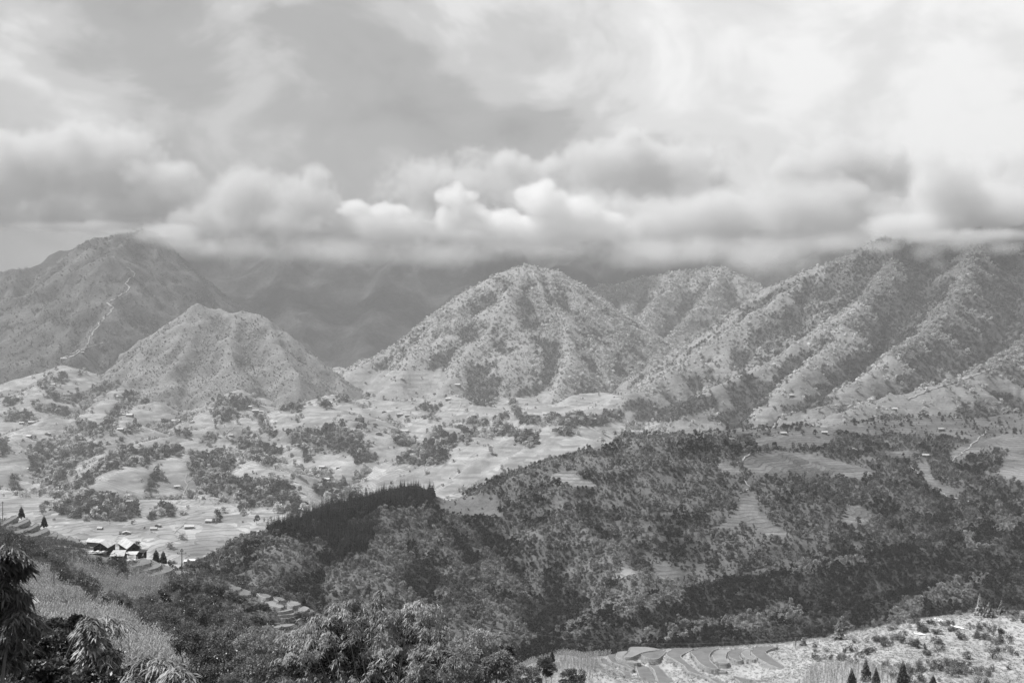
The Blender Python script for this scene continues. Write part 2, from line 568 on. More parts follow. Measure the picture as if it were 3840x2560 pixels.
valley_r = ridges([
    [(760, 1690, 1800), (640, 1735, 1650), (450, 1805, 1500), (150, 1885, 1340)],
    [(1000, 1590, 2200), (850, 1605, 2050), (700, 1640, 1950), (500, 1700, 1800), (300, 1800, 1600)],
    [(1080, 1560, 2150), (1150, 1540, 2120), (1220, 1550, 2080), (1310, 1610, 1950), (1400, 1700, 1820)],
    [(760, 1690, 1800), (900, 1730, 1700), (1050, 1830, 1500), (1180, 1900, 1400)],
    [(450, 1455, 2600), (420, 1520, 2400), (350, 1570, 2250)],
    [(250, 1385, 2750), (220, 1430, 2600), (160, 1490, 2400)],
    [(1700, 1680, 1750), (1850, 1665, 1700), (2100, 1650, 1650)],
    [(60, 1640, 2050), (0, 1700, 1850), (-100, 1780, 1650)], [(560, 1530, 2350), (480, 1590, 2150), (400, 1650, 1980)], [(900, 1480, 2500), (860, 1530, 2350), (800, 1580, 2200)],
    [(1420, 1540, 2350), (1560, 1590, 2150), (1700, 1640, 1950)], [(1700, 1500, 2500), (1850, 1560, 2300), (1980, 1610, 2050)], [(2330, 1500, 2350), (2250, 1560, 2150), (2150, 1610, 1900)],
    [(250, 1560, 2300), (150, 1620, 2100)], [(1250, 1500, 2500), (1330, 1560, 2300), (1420, 1610, 2100)]],
    .40, 300, 12, 10, 60, 12, 16)
left_mtn = ridges([
    [(-400, 1080, 3600), (0, 1015, 3600), (210, 1003, 3650), (265, 955, 3650), (340, 908, 3600), (420, 885, 3600), (520, 866, 3600), (575, 880, 3640), (660, 1000, 3700), (760, 1120, 3750)],
    [(520, 868, 3600), (415, 952, 3350), (490, 1040, 3250), (480, 1090, 3200), (415, 1145, 3100), (375, 1235, 3000), (335, 1300, 2900), (240, 1375, 2750)],
    [(440, 958, 3350), (560, 1035, 3350), (650, 1105, 3350), (720, 1160, 3350), (900, 1300, 3300)],
    [(415, 952, 3350), (200, 1045, 3350), (50, 1130, 3300), (-200, 1270, 3200)],
    [(60, 1010, 3600), (0, 1180, 3300), (-60, 1300, 3000)]],
    .84, 2600, 6, 50, 105, 21, 14)
round_hill = ridges([
    [(560, 1260, 2950), (640, 1215, 2920), (700, 1175, 2900), (755, 1143, 2900), (820, 1168, 2900), (880, 1166, 2880), (970, 1188, 2850), (1080, 1262, 2800), (1180, 1350, 2750), (1270, 1432, 2700)],
    [(700, 1178, 2900), (580, 1290, 2780), (440, 1385, 2680)],
    [(880, 1168, 2880), (870, 1280, 2720), (880, 1370, 2600)],
    [(985, 1200, 2840), (1060, 1320, 2690), (1110, 1420, 2560)],
    [(760, 1150, 2890), (720, 1290, 2740), (640, 1395, 2600)]],
    .82, 1800, 6, 30, 75, 31, 10)
back_mtn = ridges([
    [(200, 960, 4600), (500, 900, 4700), (1000, 850, 4900), (1600, 850, 5000), (2200, 850, 5000), (2800, 860, 4900), (3200, 880, 4700)],
    [(1000, 850, 4900), (1060, 1080, 4300), (1150, 1330, 3800)],
    [(1500, 850, 4950), (1420, 1120, 4300), (1330, 1340, 3700)],
    [(2350, 860, 5000), (2400, 1050, 4400), (2600, 1200, 4000)]],
    .70, 3000, 20, 80, 200, 41, 40)
peak = ridges([
    [(1180, 1490, 2800), (1350, 1375, 2900), (1500, 1292, 3000), (1650, 1182, 3050), (1800, 1068, 3150), (1880, 1022, 3200), (1970, 1000, 3200), (2080, 1018, 3230), (2150, 1060, 3240), (2240, 1160, 3200), (2330, 1270, 3150), (2400, 1390, 3080)],
    [(1970, 1000, 3200), (1900, 1120, 3020), (1800, 1260, 2850), (1720, 1380, 2700), (1640, 1490, 2550)],
    [(2060, 1020, 3200), (2100, 1180, 2980), (2130, 1330, 2780), (2100, 1480, 2580)],
    [(2240, 1160, 3200), (2290, 1300, 2950), (2320, 1420, 2780), (2290, 1510, 2600)],
    [(1650, 1182, 3050), (1580, 1320, 2850), (1480, 1450, 2680)]],
    .72, 2400, 8, 42, 85, 51, 14)
ridge_k = ridges([
    [(2180, 1090, 3850), (2420, 1040, 3850), (2640, 1008, 3800), (2720, 1003, 3750), (2790, 1040, 3680), (2870, 1090, 3600), (3000, 1200, 3500)],
    [(2720, 1003, 3750), (2640, 1120, 3550), (2540, 1230, 3350), (2450, 1330, 3150), (2410, 1430, 2900)],
    [(2560, 1020, 3850), (2450, 1150, 3550), (2390, 1280, 3250)]],
    .84, 2400, 8, 36, 100, 61, 18)
right_mtn = ridges([
    [(2650, 1260, 2700), (2750, 1170, 2720), (2870, 1090, 2700), (3050, 1010, 2700), (3200, 952, 2650), (3320, 905, 2650), (3450, 895, 2700), (3640, 870, 2600), (3840, 850, 2600), (4400, 820, 2500)],
    [(3050, 1010, 2700), (2900, 1130, 2580), (2700, 1270, 2480), (2500, 1405, 2380), (2330, 1510, 2220)],
    [(3400, 895, 2680), (3320, 1030, 2480), (3200, 1160, 2320), (3050, 1270, 2150), (2850, 1385, 2000), (2700, 1450, 1930), (2550, 1545, 1820)],
    [(3650, 870, 2600), (3620, 1050, 2320), (3500, 1220, 2080), (3300, 1385, 1850), (3050, 1530, 1650)],
    [(4050, 850, 2500), (3980, 1150, 2050), (3820, 1320, 1830), (3600, 1420, 1700), (3300, 1500, 1600), (3120, 1560, 1500)],
    [(3250, 1110, 2360), (3100, 1310, 2080), (2950, 1450, 1850)]],
    .74, 2400, 8, 36, 80, 71, 14)


def quant(z, step, mask, sharp=.72):
    k = z / step
    b = np.floor(k)
    f = k - b
    g = np.clip((f - sharp) / (1 - sharp), 0, 1)
    return z + mask * ((b + g) * step - z)


class Hill:
    pass


HILLS = []


def hill(name, f, box, res, noise, seed):
    h = Hill()
    h.name = name
    x0, x1, y0, y1 = box
    nx, ny = int((x1 - x0) / res) + 1, int((y1 - y0) / res) + 1
    h.x0, h.y0, h.res, h.nx, h.ny = x0, y0, res, nx, ny
    X, Y = np.meshgrid(x0 + res * np.arange(nx), y0 + res * np.arange(ny))
    h.X, h.Y = X, Y
    h.Z = f(X, Y)
    for amp, scale, octv in noise:
        if amp < 0:           # sharp-crested ribs
            n = 0.0
            a = 1.0
            for o in range(octv):
                n = n + a * (.35 - np.abs(gnoise(X / scale * 2 ** o, Y / scale * 2 ** o, seed + 31 * o)))
                a *= .5
            h.Z = h.Z - amp * n
        else:
            h.Z = h.Z + amp * fbm(X, Y, scale, octv, seed)
    HILLS.append(h)
    return h


def hollow(h, metres):
    """how far each place lies below the mean of its surroundings: positive in gullies, negative on ribs"""
    r = max(2, int(metres / h.res))
    Z = np.pad(h.Z, r, mode='edge')
    for ax in (0, 1):
        c = np.cumsum(Z, axis=ax)
        lead = np.take(c, range(2 * r, c.shape[ax]), axis=ax)
        lag = np.concatenate([np.zeros_like(np.take(c, [0], axis=ax)), np.take(c, range(0, c.shape[ax] - 2 * r - 1), axis=ax)], axis=ax)
        Z = (lead - lag) / (2 * r + 1)
    return Z - h.Z


def sample(h, x, y, Z=None):
    u = (np.asarray(x) - h.x0) / h.res
    v = (np.asarray(y) - h.y0) / h.res
    ok = (u >= 0) & (v >= 0) & (u < h.nx - 1.001) & (v < h.ny - 1.001)
    u = np.clip(u, 0, h.nx - 1.001)
    v = np.clip(v, 0, h.ny - 1.001)
    i, j = u.astype(int), v.astype(int)
    a, b = u - i, v - j
    Z = h.Z if Z is None else Z
    z = (Z[j, i] * (1 - a) + Z[j, i + 1] * a) * (1 - b) + (Z[j + 1, i] * (1 - a) + Z[j + 1, i + 1] * a) * b
    return np.where(ok, z, -1e4)


H_near = hill('near_hillside', near_f, (-330, 70, -30, 600), 1.6, [(.5, 26, 3)], 101)
H_knoll = hill('terraced_knoll_hill', knoll_f, (-60, 310, 150, 410), 1.4, [(.35, 16, 3)], 102)
H_c = hill('wooded_slope_hill', slope_c, (-120, 620, 380, 920), 4.0, [(2.0, 45, 4)], 103)
H_d = hill('forested_hill', hill_d, (-420, 420, 420, 1180), 4.5, [(2.5, 70, 4), (-9, 80, 3)], 104)
H_e = hill('terraced_bench_hill', bench_e, (60, 1000, 660, 1620), 5.0, [(2.5, 90, 4), (-8, 110, 3)], 105)
H_v = hill('valley_hill', lambda x, y: np.maximum(valley_floor(x, y) - 34 * np.clip((y - 1300) / 350, 0, 1) * np.clip((3000 - y) / 300, 0, 1), valley_r(x, y) + 12 * np.clip((y - 1350) / 250, 0, 1)), (-1900, 1150, 900, 3500), 7.0, [(7, 170, 4), (-9, 150, 3)], 106)
H_r = hill('round_hill', round_hill, (-1500, -250, 2350, 3250), 9.0, [(3, 60, 4), (-15, 85, 4)], 107)
H_p = hill('central_peak_mountain', peak, (-800, 900, 2350, 4200), 10.0, [(4, 110, 4), (-13, 170, 4)], 108)
H_k = hill('side_ridge_mountain', ridge_k, (100, 1300, 2700, 4300), 11.0, [(4, 110, 4), (-14, 170, 4)], 109)
H_m = hill('cloudy_right_mountain', right_mtn, (150, 2100, 1400, 3300), 9.0, [(4, 100, 4), (-16, 150, 4)], 110)
H_l = hill('trail_mountain', left_mtn, (-2500, -250, 2600, 4700), 11.0, [(3, 60, 4), (-20, 110, 4)], 111)
H_b = hill('back_mountain', back_mtn, (-3300, 2300, 3300, 5600), 18.0, [(10, 260, 4), (-36, 420, 4)], 112)

# paddies are cut into the slopes: the land beneath them lies just under their level
for h, keys in ((H_near, ('farm', 'upper', 'lower')), (H_knoll, ('knoll',))):
    for key in keys:
        for poly, z in PADDY_W[key]:
            c = poly.mean(0)
            big = [tuple(c + (q - c) * (1 + 1.0 / max(np.linalg.norm(q - c), .1))) for q in poly]
            inside = in_poly(h.X, h.Y, big)
            h.Z = np.where(inside, np.minimum(h.Z, z - .35), h.Z)
            h.Z = np.where(in_poly(h.X, h.Y, [tuple(q) for q in poly]), z - .35, h.Z)

ORDER = list(HILLS)
for h in HILLS:
    h.cv = hollow(h, 26 if h.res < 4.2 else (34 if h.res < 6 else 60))


def ground(x, y):
    z = np.full(np.shape(x), -330.0)
    for h in ORDER:
        z = np.maximum(z, sample(h, x, y))
    return z


# coarse sheet of the whole landscape for sight lines
GX0, GY0, GR = -1900, 0, 6.0
gx, gy = np.meshgrid(GX0 + GR * np.arange(640), GY0 + GR * np.arange(860))
G = Hill()
G.x0, G.y0, G.res, G.nx, G.ny, G.Z = GX0, GY0, GR, 640, 860, ground(gx, gy)


def in_sight(p, lift=2.0, tol=0.0, steps=64):
    """which of the points (n,3) the camera can see over the land in between"""
    ok = np.ones(len(p), bool)
    for t in np.linspace(.03, .985, steps):
        q = p * t
        zz = sample(G, q[:, 0], q[:, 1])
        ok &= (p[:, 2] + lift) * t > zz - tol
    return ok


_ys = np.concatenate([np.linspace(20, 700, 900), np.geomspace(701, 5500, 1400)])


def hit(px, py):
    """where the sight line through a pixel of the photograph meets the land"""
    x = (px - 1920) / F * _ys
    z = (1280 - py) / F * _ys
    g = ground(x, _ys)
    k = np.argmax(g > z)
    if g[k] <= z[k]:
        return None
    a = max(k - 1, 0)
    d0, d1 = z[a] - g[a], g[k] - z[k]
    t = d0 / (d0 + d1 + 1e-9)
    y = _ys[a] + t * (_ys[k] - _ys[a])
    x = (px - 1920) / F * y
    return Vector((x, y, float(ground(np.array([x]), np.array([y]))[0])))


def project(x, y, z):
    y = np.maximum(y, 1.0)
    return 1920 + x / y * F, 1280 - z / y * F

# ------------------------------------------------------------------ land cover
Z2 = zoomed(1000, 1700, .5484)
Z3 = zoomed(2200, 1900, .6973)

V_CLUMP_LINES = [(Z4(l), w * .5442) for l, w in [
    ([(270, 270), (340, 310), (430, 360), (520, 350), (620, 320), (720, 280), (800, 250)], 28),
    ([(230, 410), (300, 440), (380, 430)], 24), ([(880, 370), (980, 350), (1080, 300), (1180, 290), (1240, 330), (1290, 380)], 42),
    ([(1340, 310), (1450, 330), (1500, 380), (1640, 380)], 28), ([(1480, 460), (1600, 440), (1680, 400)], 32), ([(1500, 515), (1620, 480)], 20),
    ([(1860, 330), (1950, 370), (2050, 390)], 38), ([(1970, 435), (2070, 430)], 26),
    ([(560, 580), (640, 590), (720, 540), (780, 460), (810, 440)], 42), ([(80, 480), (140, 490), (190, 480)], 32), ([(70, 390), (130, 380)], 20),
    ([(410, 460), (470, 450)], 22), ([(500, 510), (540, 530)], 20), ([(880, 600), (940, 580), (960, 560)], 22), ([(820, 660), (850, 640)], 16),
    ([(1110, 530), (1150, 520)], 18), ([(1230, 490), (1260, 500)], 22), ([(1420, 640), (1480, 640)], 36), ([(1220, 600), (1270, 600)], 32),
    ([(0, 640), (20, 690), (10, 720)], 36), ([(60, 920), (100, 980)], 34), ([(570, 945), (640, 920)], 24), ([(1200, 200), (1240, 210)], 26),
    ([(1360, 200), (1420, 220)], 26), ([(150, 160), (240, 150), (290, 110)], 30), ([(340, 200), (360, 215)], 18), ([(420, 190), (470, 220), (400, 240)], 22),
    ([(560, 185), (562, 186)], 14), ([(720, 170), (770, 210), (830, 200)], 20), ([(1690, 1100), (1740, 1090)], 24), ([(2060, 500), (2080, 510)], 16),
    ([(2110, 740), (2120, 770)], 22), ([(2260, 1000), (2352, 1030)], 60), ([(870, 1230), (875, 1240)], 22), ([(1000, 1255), (1005, 1260)], 26),
    ([(1480, 1150), (1485, 1180)], 22), ([(1670, 1130), (1675, 1150)], 18), ([(1740, 330), (1780, 320)], 16), ([(1750, 390), (1780, 400)], 20)]]
V_CLUMP_LINES += [(Z5(l), w * .5527) for l, w in [
    ([(700, 1140), (770, 1150), (820, 1130)], 26), ([(1300, 1090), (1340, 1140), (1390, 1180)], 28), ([(1040, 1240), (1100, 1250)], 24),
    ([(1160, 1210), (1250, 1195)], 26), ([(150, 1080), (185, 1070)], 22), ([(690, 960), (692, 962)], 16), ([(675, 1035), (677, 1040)], 18),
    ([(520, 1070), (600, 1030)], 12), ([(315, 1060), (318, 1062)], 16), ([(350, 1030), (352, 1032)], 14), ([(260, 1260), (320, 1270)], 26), ([(1180, 1290), (1330, 1290), (1380, 1310)], 32),
    ([(1420, 1220), (1500, 1230)], 26), ([(1580, 1230), (1720, 1240), (1760, 1210)], 34), ([(1340, 1350), (1480, 1350)], 34), ([(1640, 1310), (1700, 1300)], 28),
    ([(1780, 1240), (1900, 1220), (2030, 1190)], 34), ([(2080, 1140), (2200, 1120)], 36), ([(2140, 1210), (2250, 1200)], 32), ([(0, 1090), (30, 1110)], 30), ([(720, 1220), (725, 1225)], 14), ([(520, 1370), (560, 1370)], 36)]]
V_CLUMP_LINES += [(Z6(l), w * .6122) for l, w in [
    ([(170, 1160), (280, 1100), (400, 1090)], 46), ([(0, 1160), (60, 1130)], 40), ([(560, 1000), (680, 1010), (700, 960)], 50), ([(690, 1090), (760, 1070)], 30), ([(900, 1120), (1100, 1060)], 30)]]
V_CLUMPS = [Z4(p) for p in [
    [(190, 700), (380, 670), (560, 650), (700, 700), (640, 770), (560, 800), (480, 880), (470, 960), (420, 1000), (330, 930), (220, 870), (200, 760)],
    [(480, 970), (640, 850), (780, 760), (900, 720), (1050, 680), (1240, 700), (1230, 760), (1000, 790), (850, 840), (700, 900), (560, 980)],
    [(960, 1000), (990, 920), (1030, 860), (1100, 850), (1110, 890), (1060, 930), (1000, 1000)],
    [(340, 1080), (520, 1060), (680, 1030), (800, 1050), (900, 1110), (910, 1160), (820, 1200), (600, 1200), (430, 1180), (330, 1120)],
    [(1300, 770), (1450, 730), (1560, 740), (1680, 810), (1620, 870), (1650, 900), (1900, 910), (2020, 950), (2040, 1020), (2170, 1090), (2100, 1120), (1900, 1140), (1750, 1060), (1560, 1020), (1400, 1020), (1330, 960), (1290, 870)],
    [(1030, 1150), (1130, 1120), (1230, 1160), (1220, 1190), (1060, 1200)],
    [(1740, 480), (1850, 540), (1920, 600), (1880, 640), (1780, 570)],
    [(1960, 600), (2100, 550), (2352, 560), (2500, 600), (2500, 700), (2352, 700), (2150, 720), (2000, 680)],
    [(1560, 640), (1700, 640), (1850, 680), (1950, 720), (1900, 820), (1760, 760), (1640, 700)]]]
V_CLUMPS += [Z5(p) for p in [
    [(960, 1040), (1090, 930), (1200, 930), (1190, 1020), (1120, 1120), (1050, 1130)],
    [(880, 1330), (980, 1270), (1070, 1310), (1060, 1350), (950, 1370)],
    [(500, 1538), (620, 1420), (760, 1330), (860, 1290), (900, 1370), (830, 1450), (820, 1538)],
    [(0, 1250), (150, 1260), (250, 1330), (350, 1410), (420, 1500), (250, 1538), (150, 1450), (0, 1420)]]]
PEAK_FIELDS = [Z5(p) for p in [
    [(200, 1060), (330, 870), (500, 900), (700, 880), (850, 870), (960, 1040), (1050, 1130), (1150, 1160), (1250, 1060), (1400, 1080), (1560, 1000), (1600, 1250), (100, 1250)],
    [(60, 1020), (250, 870), (340, 860), (250, 1050)]]]
D_PINE = [Z2([(-100, 560), (0, 500), (60, 430), (350, 360), (700, 330), (800, 250), (930, 250), (1150, 270), (1110, 330), (800, 390), (760, 520), (640, 700), (480, 740), (400, 560), (200, 560)])]
D_LIGHT = [Z2(p) for p in [
    [(800, 400), (960, 340), (1060, 380), (1200, 560), (1180, 700), (1000, 760), (850, 760), (860, 640), (900, 560)],
    [(1660, 520), (1820, 560), (1860, 640), (1720, 640)], [(1420, 960), (1600, 840), (1850, 780), (1920, 950), (1700, 1000), (1480, 1040)]]]
D_LIGHT += [Z8(p) for p in [
    [(440, 360), (560, 330), (700, 260), (860, 250), (930, 300), (900, 380), (760, 420), (620, 380)], [(800, 560), (900, 560), (940, 740), (860, 740)],
    [(680, 760), (960, 740), (1100, 760), (900, 800), (700, 800)], [(900, 380), (1060, 350), (1050, 400), (950, 470)], [(0, 180), (120, 180), (60, 280), (0, 290)]]]
D_GRASS = [Z2([(1130, 290), (1340, 290), (1580, 285), (1600, 440), (1400, 430), (1200, 420)]), Z8([(100, 160), (250, 105), (420, 150), (300, 185)]), Z8([(575, 290), (680, 290), (660, 350), (605, 345)])]
D_TERR = [Z8(p) for p in [
    [(70, 310), (140, 265), (310, 345), (200, 360)], [(850, 240), (930, 235), (1000, 290), (930, 300)],
    [(870, 560), (960, 480), (1000, 400), (1060, 390), (1080, 460), (1130, 520), (1240, 590), (1130, 600), (1060, 540)],
    [(400, 790), (430, 710), (520, 790)], [(540, 770), (620, 710), (720, 780), (640, 810)]]]
E_TERR = [Z8(p) for p in [
    [(1480, 520), (1490, 450), (1560, 435), (1640, 490), (1600, 535)],
    [(990, 200), (1200, 180), (1400, 210), (1660, 280), (1560, 315), (1300, 300), (1100, 300), (1000, 260)], [(1010, 130), (1200, 100), (1450, 120), (1400, 165), (1080, 168)],
    [(1300, 95), (1380, 55), (1590, 60), (1560, 98)], [(1830, 240), (1890, 230), (1920, 320), (2060, 395), (1960, 395), (1880, 330)],
    [(1880, 70), (2000, 20), (2200, 5), (2352, 15), (2600, 20), (2600, 350), (2352, 330), (2230, 300), (2280, 180), (2200, 160), (2020, 240), (1990, 190), (2100, 130), (1950, 110)],
    [(1680, 180), (1860, 180), (1850, 210), (1700, 215)]]]
C_LIGHT = [(Z3(l), w) for l, w in [
    ([(-100, 660), (0, 610), (200, 560), (450, 450)], 36), ([(300, 720), (500, 655), (850, 620), (1100, 560)], 32), ([(1420, 690), (1700, 590), (1950, 470), (2150, 420)], 34),
    ([(2050, 180), (2352, 90)], 40), ([(600, 380), (1100, 340), (1500, 300)], 18)]]


def any_poly(px, py, polys):
    m = np.zeros(np.shape(px), bool)
    for p in polys:
        m |= in_poly(px, py, p)
    return m


def any_line(px, py, lines):
    m = np.zeros(np.shape(px), bool)
    for l, w in lines:
        m |= near_line(px, py, l, w)
    return m


# kinds of tree cover
NONE, DARK, MID, LIGHT, PINE, SCRUB, PALE = 0, 1, 2, 3, 4, 5, 6


def cover(h, x, y, z):
    """land cover by place: (tone, terraces, kind of trees, how dense); tone also holds painted sun and cloud shade"""
    px, py = project(x, y, z)
    d = y / 1000.0
    px = px + fbm(x, y, 28 * d + 6, 4, 301) * 44 / (.6 + .4 * d)
    py = py + fbm(x, y, 28 * d + 6, 4, 302) * 15 / (.6 + .4 * d)
    qx, qy = project(x, y, z)          # crisp edges for the terraced plots
    n = fbm(x, y, 75, 4, 303)
    n2 = fbm(x, y, 24, 3, 304)
    tone = np.full(np.shape(x), .08)
    terr = np.zeros(np.shape(x))
    kind = np.zeros(np.shape(x), int)
    dens = np.zeros(np.shape(x))

    def put(mask, t=None, tr=None, k=None, dn=None):
        if t is not None:
            tone[mask] = t[mask] if isinstance(t, np.ndarray) else t
        if tr is not None:
            terr[mask] = tr
        if k is not None:
            kind[mask] = k
        if dn is not None:
            dens[mask] = dn
    every = np.ones(np.shape(x), bool)
    cv = sample(h, x, y, h.cv)
    cv = np.where(cv < -500, 0, cv)
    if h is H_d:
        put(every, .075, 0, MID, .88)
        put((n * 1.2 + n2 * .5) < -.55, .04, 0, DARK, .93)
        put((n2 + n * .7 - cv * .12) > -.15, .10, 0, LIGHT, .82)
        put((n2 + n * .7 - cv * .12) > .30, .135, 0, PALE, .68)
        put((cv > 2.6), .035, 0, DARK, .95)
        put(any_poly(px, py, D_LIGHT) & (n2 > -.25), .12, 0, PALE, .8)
        put(any_poly(qx, qy, D_GRASS), .13, 0, SCRUB, .08)
        put(any_poly(px, py, D_PINE), .03, 0, PINE, .85)
        put(any_poly(px, py, D_PINE) & (n2 > .3), .05, 0, MID, .9)
        put(any_poly(qx, qy, D_TERR + E_TERR), .20, 1, NONE, 0)
    elif h is H_c:
        put(every, .04, 0, DARK, .97)
        put((n2 + n * .4) > .25, .07, 0, MID, .9)
        put(any_line(px, py, C_LIGHT) & (n2 > -.2), .12, 0, PALE, .85)
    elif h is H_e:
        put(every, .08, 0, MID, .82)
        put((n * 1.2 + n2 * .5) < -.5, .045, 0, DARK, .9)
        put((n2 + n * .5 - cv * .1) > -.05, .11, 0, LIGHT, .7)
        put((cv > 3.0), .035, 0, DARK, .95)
        put(any_poly(qx, qy, E_TERR + D_TERR), .14 + .03 * n, .9, NONE, 0)
        put(py < 1640, .12, .7, MID, .12)
        put(any_poly(qx, qy, E_TERR[1:4]), .14, .9, NONE, 0)
    elif h is H_v:
        put(every, np.clip(.28 + .07 * n + .05 * n2, .16, .42), .9, SCRUB, .003)
        wide = any_poly(px + n2 * 60, py + n * 26, V_CLUMPS) | any_line(px + n2 * 40, py + n * 16, V_CLUMP_LINES)
        put(wide, .19, .3, LIGHT, .26)
        put(any_line(px, py, V_CLUMP_LINES), .12, 0, MID, .62)
        put(any_poly(px, py, V_CLUMPS), .09, 0, MID, .80)
        put((kind == MID) & (n2 > .2), .14, 0, LIGHT, .7)
        put((kind == MID) & (n2 < -.35), .08, 0, DARK, .8)
        put((n2 > .55) & (kind == SCRUB), .20, .2, LIGHT, .22)
        put((cv + n2 * 3 > 6.0) & (y > 1250), .14, .2, LIGHT, .5)
        put((px > 2550) & (py > 1500), .20, .6, MID, .10)
    elif h is H_r:
        put(every, np.clip(.16 + .05 * n + .03 * n2, .08, .26), 0, SCRUB, .30)
        put((n + .4 * n2 + cv * .06 > .42), .14, 0, LIGHT, .9)
        put(cv < -4, .20, 0, SCRUB, .15)
        put((py > 1370) & (n > .1), .22, .25, LIGHT, .6)
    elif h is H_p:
        put(every, .17, 0, LIGHT, .85)  # pool of sun on the peak is put into these brighter tones
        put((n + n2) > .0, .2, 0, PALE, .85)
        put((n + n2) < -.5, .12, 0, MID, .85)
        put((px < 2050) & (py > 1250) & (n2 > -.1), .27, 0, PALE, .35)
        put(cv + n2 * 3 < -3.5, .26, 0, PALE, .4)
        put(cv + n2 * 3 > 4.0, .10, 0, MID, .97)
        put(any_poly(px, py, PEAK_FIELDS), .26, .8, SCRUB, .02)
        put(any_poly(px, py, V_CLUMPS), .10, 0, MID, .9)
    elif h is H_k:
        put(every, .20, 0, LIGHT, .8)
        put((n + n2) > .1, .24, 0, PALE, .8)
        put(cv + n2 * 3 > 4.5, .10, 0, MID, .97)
    elif h is H_m:
        up = (px - 2400) * .45 + (1500 - py)          # higher and further right: darker, cloud shade painted into the cover
        put(every, .11, 0, MID, .85)
        put((n2 + n) > .1, .14, 0, LIGHT, .8)
        put((up < 420 + 160 * n) & (n2 > -.2), .19, 0, PALE, .6)
        put((up < 330 + 90 * n) & (n2 + n > -.1), .25, .3, LIGHT, .22)
        high = px + (1300 - py) * .8 + 200 * n > 3330
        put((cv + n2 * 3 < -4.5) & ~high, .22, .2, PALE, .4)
        put(high, .09, 0, MID, .93)  # cloud shade on the upper right, put into darker cover
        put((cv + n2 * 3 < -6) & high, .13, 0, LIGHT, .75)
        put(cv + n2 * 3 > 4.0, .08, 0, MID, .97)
        put((py > 1390) & (n > -.15) & (cv < 3), .22, .7, LIGHT, .12)
        put(any_line(px, py, V_CLUMP_LINES), .10, 0, MID, .9)
    elif h is H_l:
        put(every, np.clip(.10 + .05 * n + .03 * n2, .04, .2), 0, SCRUB, .22)  # cloud shade over this mountain is painted as a darker grass tone
        put((n + .4 * n2 - cv * .05 < -.38), .08, 0, MID, .9)
        put(py + 60 * n < 930, .09, 0, MID, .8)
    elif h is H_b:
        put(every, np.clip(.055 + .03 * n, .03, .1), 0, NONE, 0)  # dark tone also carries the cloud shade on this mountain
    elif h is H_knoll:
        put(every, np.clip(.33 + .05 * n2, .2, .42), 0, NONE, 0)
    elif h is H_near:
        put(every, np.clip(.11 + .05 * n2, .05, .2), 0, NONE, 0)
    return tone, terr, kind, dens


LAND_MAT = {
    H_near: mat_land('grassy_bank', .5, 1.2), H_knoll: mat_land('short_grass', .45, 1.2), H_c: mat_land('forest_floor_slope', 3.0, 3.0),
    H_d: mat_land('forest_floor', 3.5, 2.3), H_e: mat_land('bench_fields', 4.0, 1.7), H_v: mat_land('valley_fields', 6.0, 1.6, .5, .32),
    H_r: mat_land('hill_grass', 5.0, 4.0, 1.5, 1.0), H_p: mat_land('peak_scrub_sunlit', 9.0, 3.0, 1.0, .5), H_k: mat_land('ridge_scrub', 10.0, 4.0),
    H_m: mat_land('mountain_scrub', 8.0, 2.4, 1.0, .5), H_l: mat_land('mountain_grass_shaded', 6.0, 5.0, 1.5, 1.0), H_b: mat_land('far_forest_shaded', 16.0, 9.0, 1.6, 1.1)}


def build_hill(h):
    x, y, z = h.X, h.Y, h.Z
    others = np.full(z.shape, -330.0)
    for g in ORDER:
        if g is not h:
            others = np.maximum(others, sample(g, x, y))
    keep = z > others - 14 - h.res * 2
    idx = np.arange(h.nx * h.ny).reshape(h.ny, h.nx)
    f = np.stack([idx[:-1, :-1], idx[:-1, 1:], idx[1:, 1:], idx[1:, :-1]], -1).reshape(-1, 4)
    k = (keep[:-1, :-1] | keep[:-1, 1:] | keep[1:, 1:] | keep[1:, :-1]).ravel()
    f = f[k]
    used = np.unique(f)
    remap = np.zeros(h.nx * h.ny, int)
    remap[used] = np.arange(len(used))
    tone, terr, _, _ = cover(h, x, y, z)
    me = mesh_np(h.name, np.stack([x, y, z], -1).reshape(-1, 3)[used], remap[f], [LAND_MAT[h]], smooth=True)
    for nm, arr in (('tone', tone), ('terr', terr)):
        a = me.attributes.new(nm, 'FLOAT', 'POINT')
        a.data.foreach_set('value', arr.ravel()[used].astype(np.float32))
    o = link(h.name, me)
    tag(o, kind='structure')
    return o


for h in HILLS:
    build_hill(h)
gm = mesh_np('ground', np.array([[-9000, -3000, -335], [9000, -3000, -335], [9000, 9000, -335], [-9000, 9000, -335]], float), np.array([[0, 1, 2, 3]]), [mat_plain('low_ground', .12, scale=.02)])
tag(link('ground', gm), kind='structure')

# ------------------------------------------------------------------ air and cloud
HAZE_TOP = 600.0


def build_haze():
    m, nt, out = nodes_of('valley_haze')
    pv = nt.nodes.new('ShaderNodeVolumePrincipled')
    pv.inputs['Color'].default_value = (.56, .56, .56, 1)
    pv.inputs['Density'].default_value = HAZE
    pv.inputs['Anisotropy'].default_value = 0.0
    nt.links.new(pv.outputs[0], out.inputs['Volume'])
    x0, x1, y0, y1, z0, z1 = -3600, 3600, -200, 6200, -337, HAZE_TOP
    v = np.array([[x, y, z] for z in (z0, z1) for y in (y0, y1) for x in (x0, x1)], float)
    f = np.array([[0, 2, 3, 1], [4, 5, 7, 6], [0, 1, 5, 4], [2, 6, 7, 3], [0, 4, 6, 2], [1, 3, 7, 5]])
    o = link('haze', mesh_np('haze', v, f, [m]))
    tag(o, 'thin pale haze filling the valley', 'haze', kind='stuff')


HAZE = 1.35e-4
build_haze()

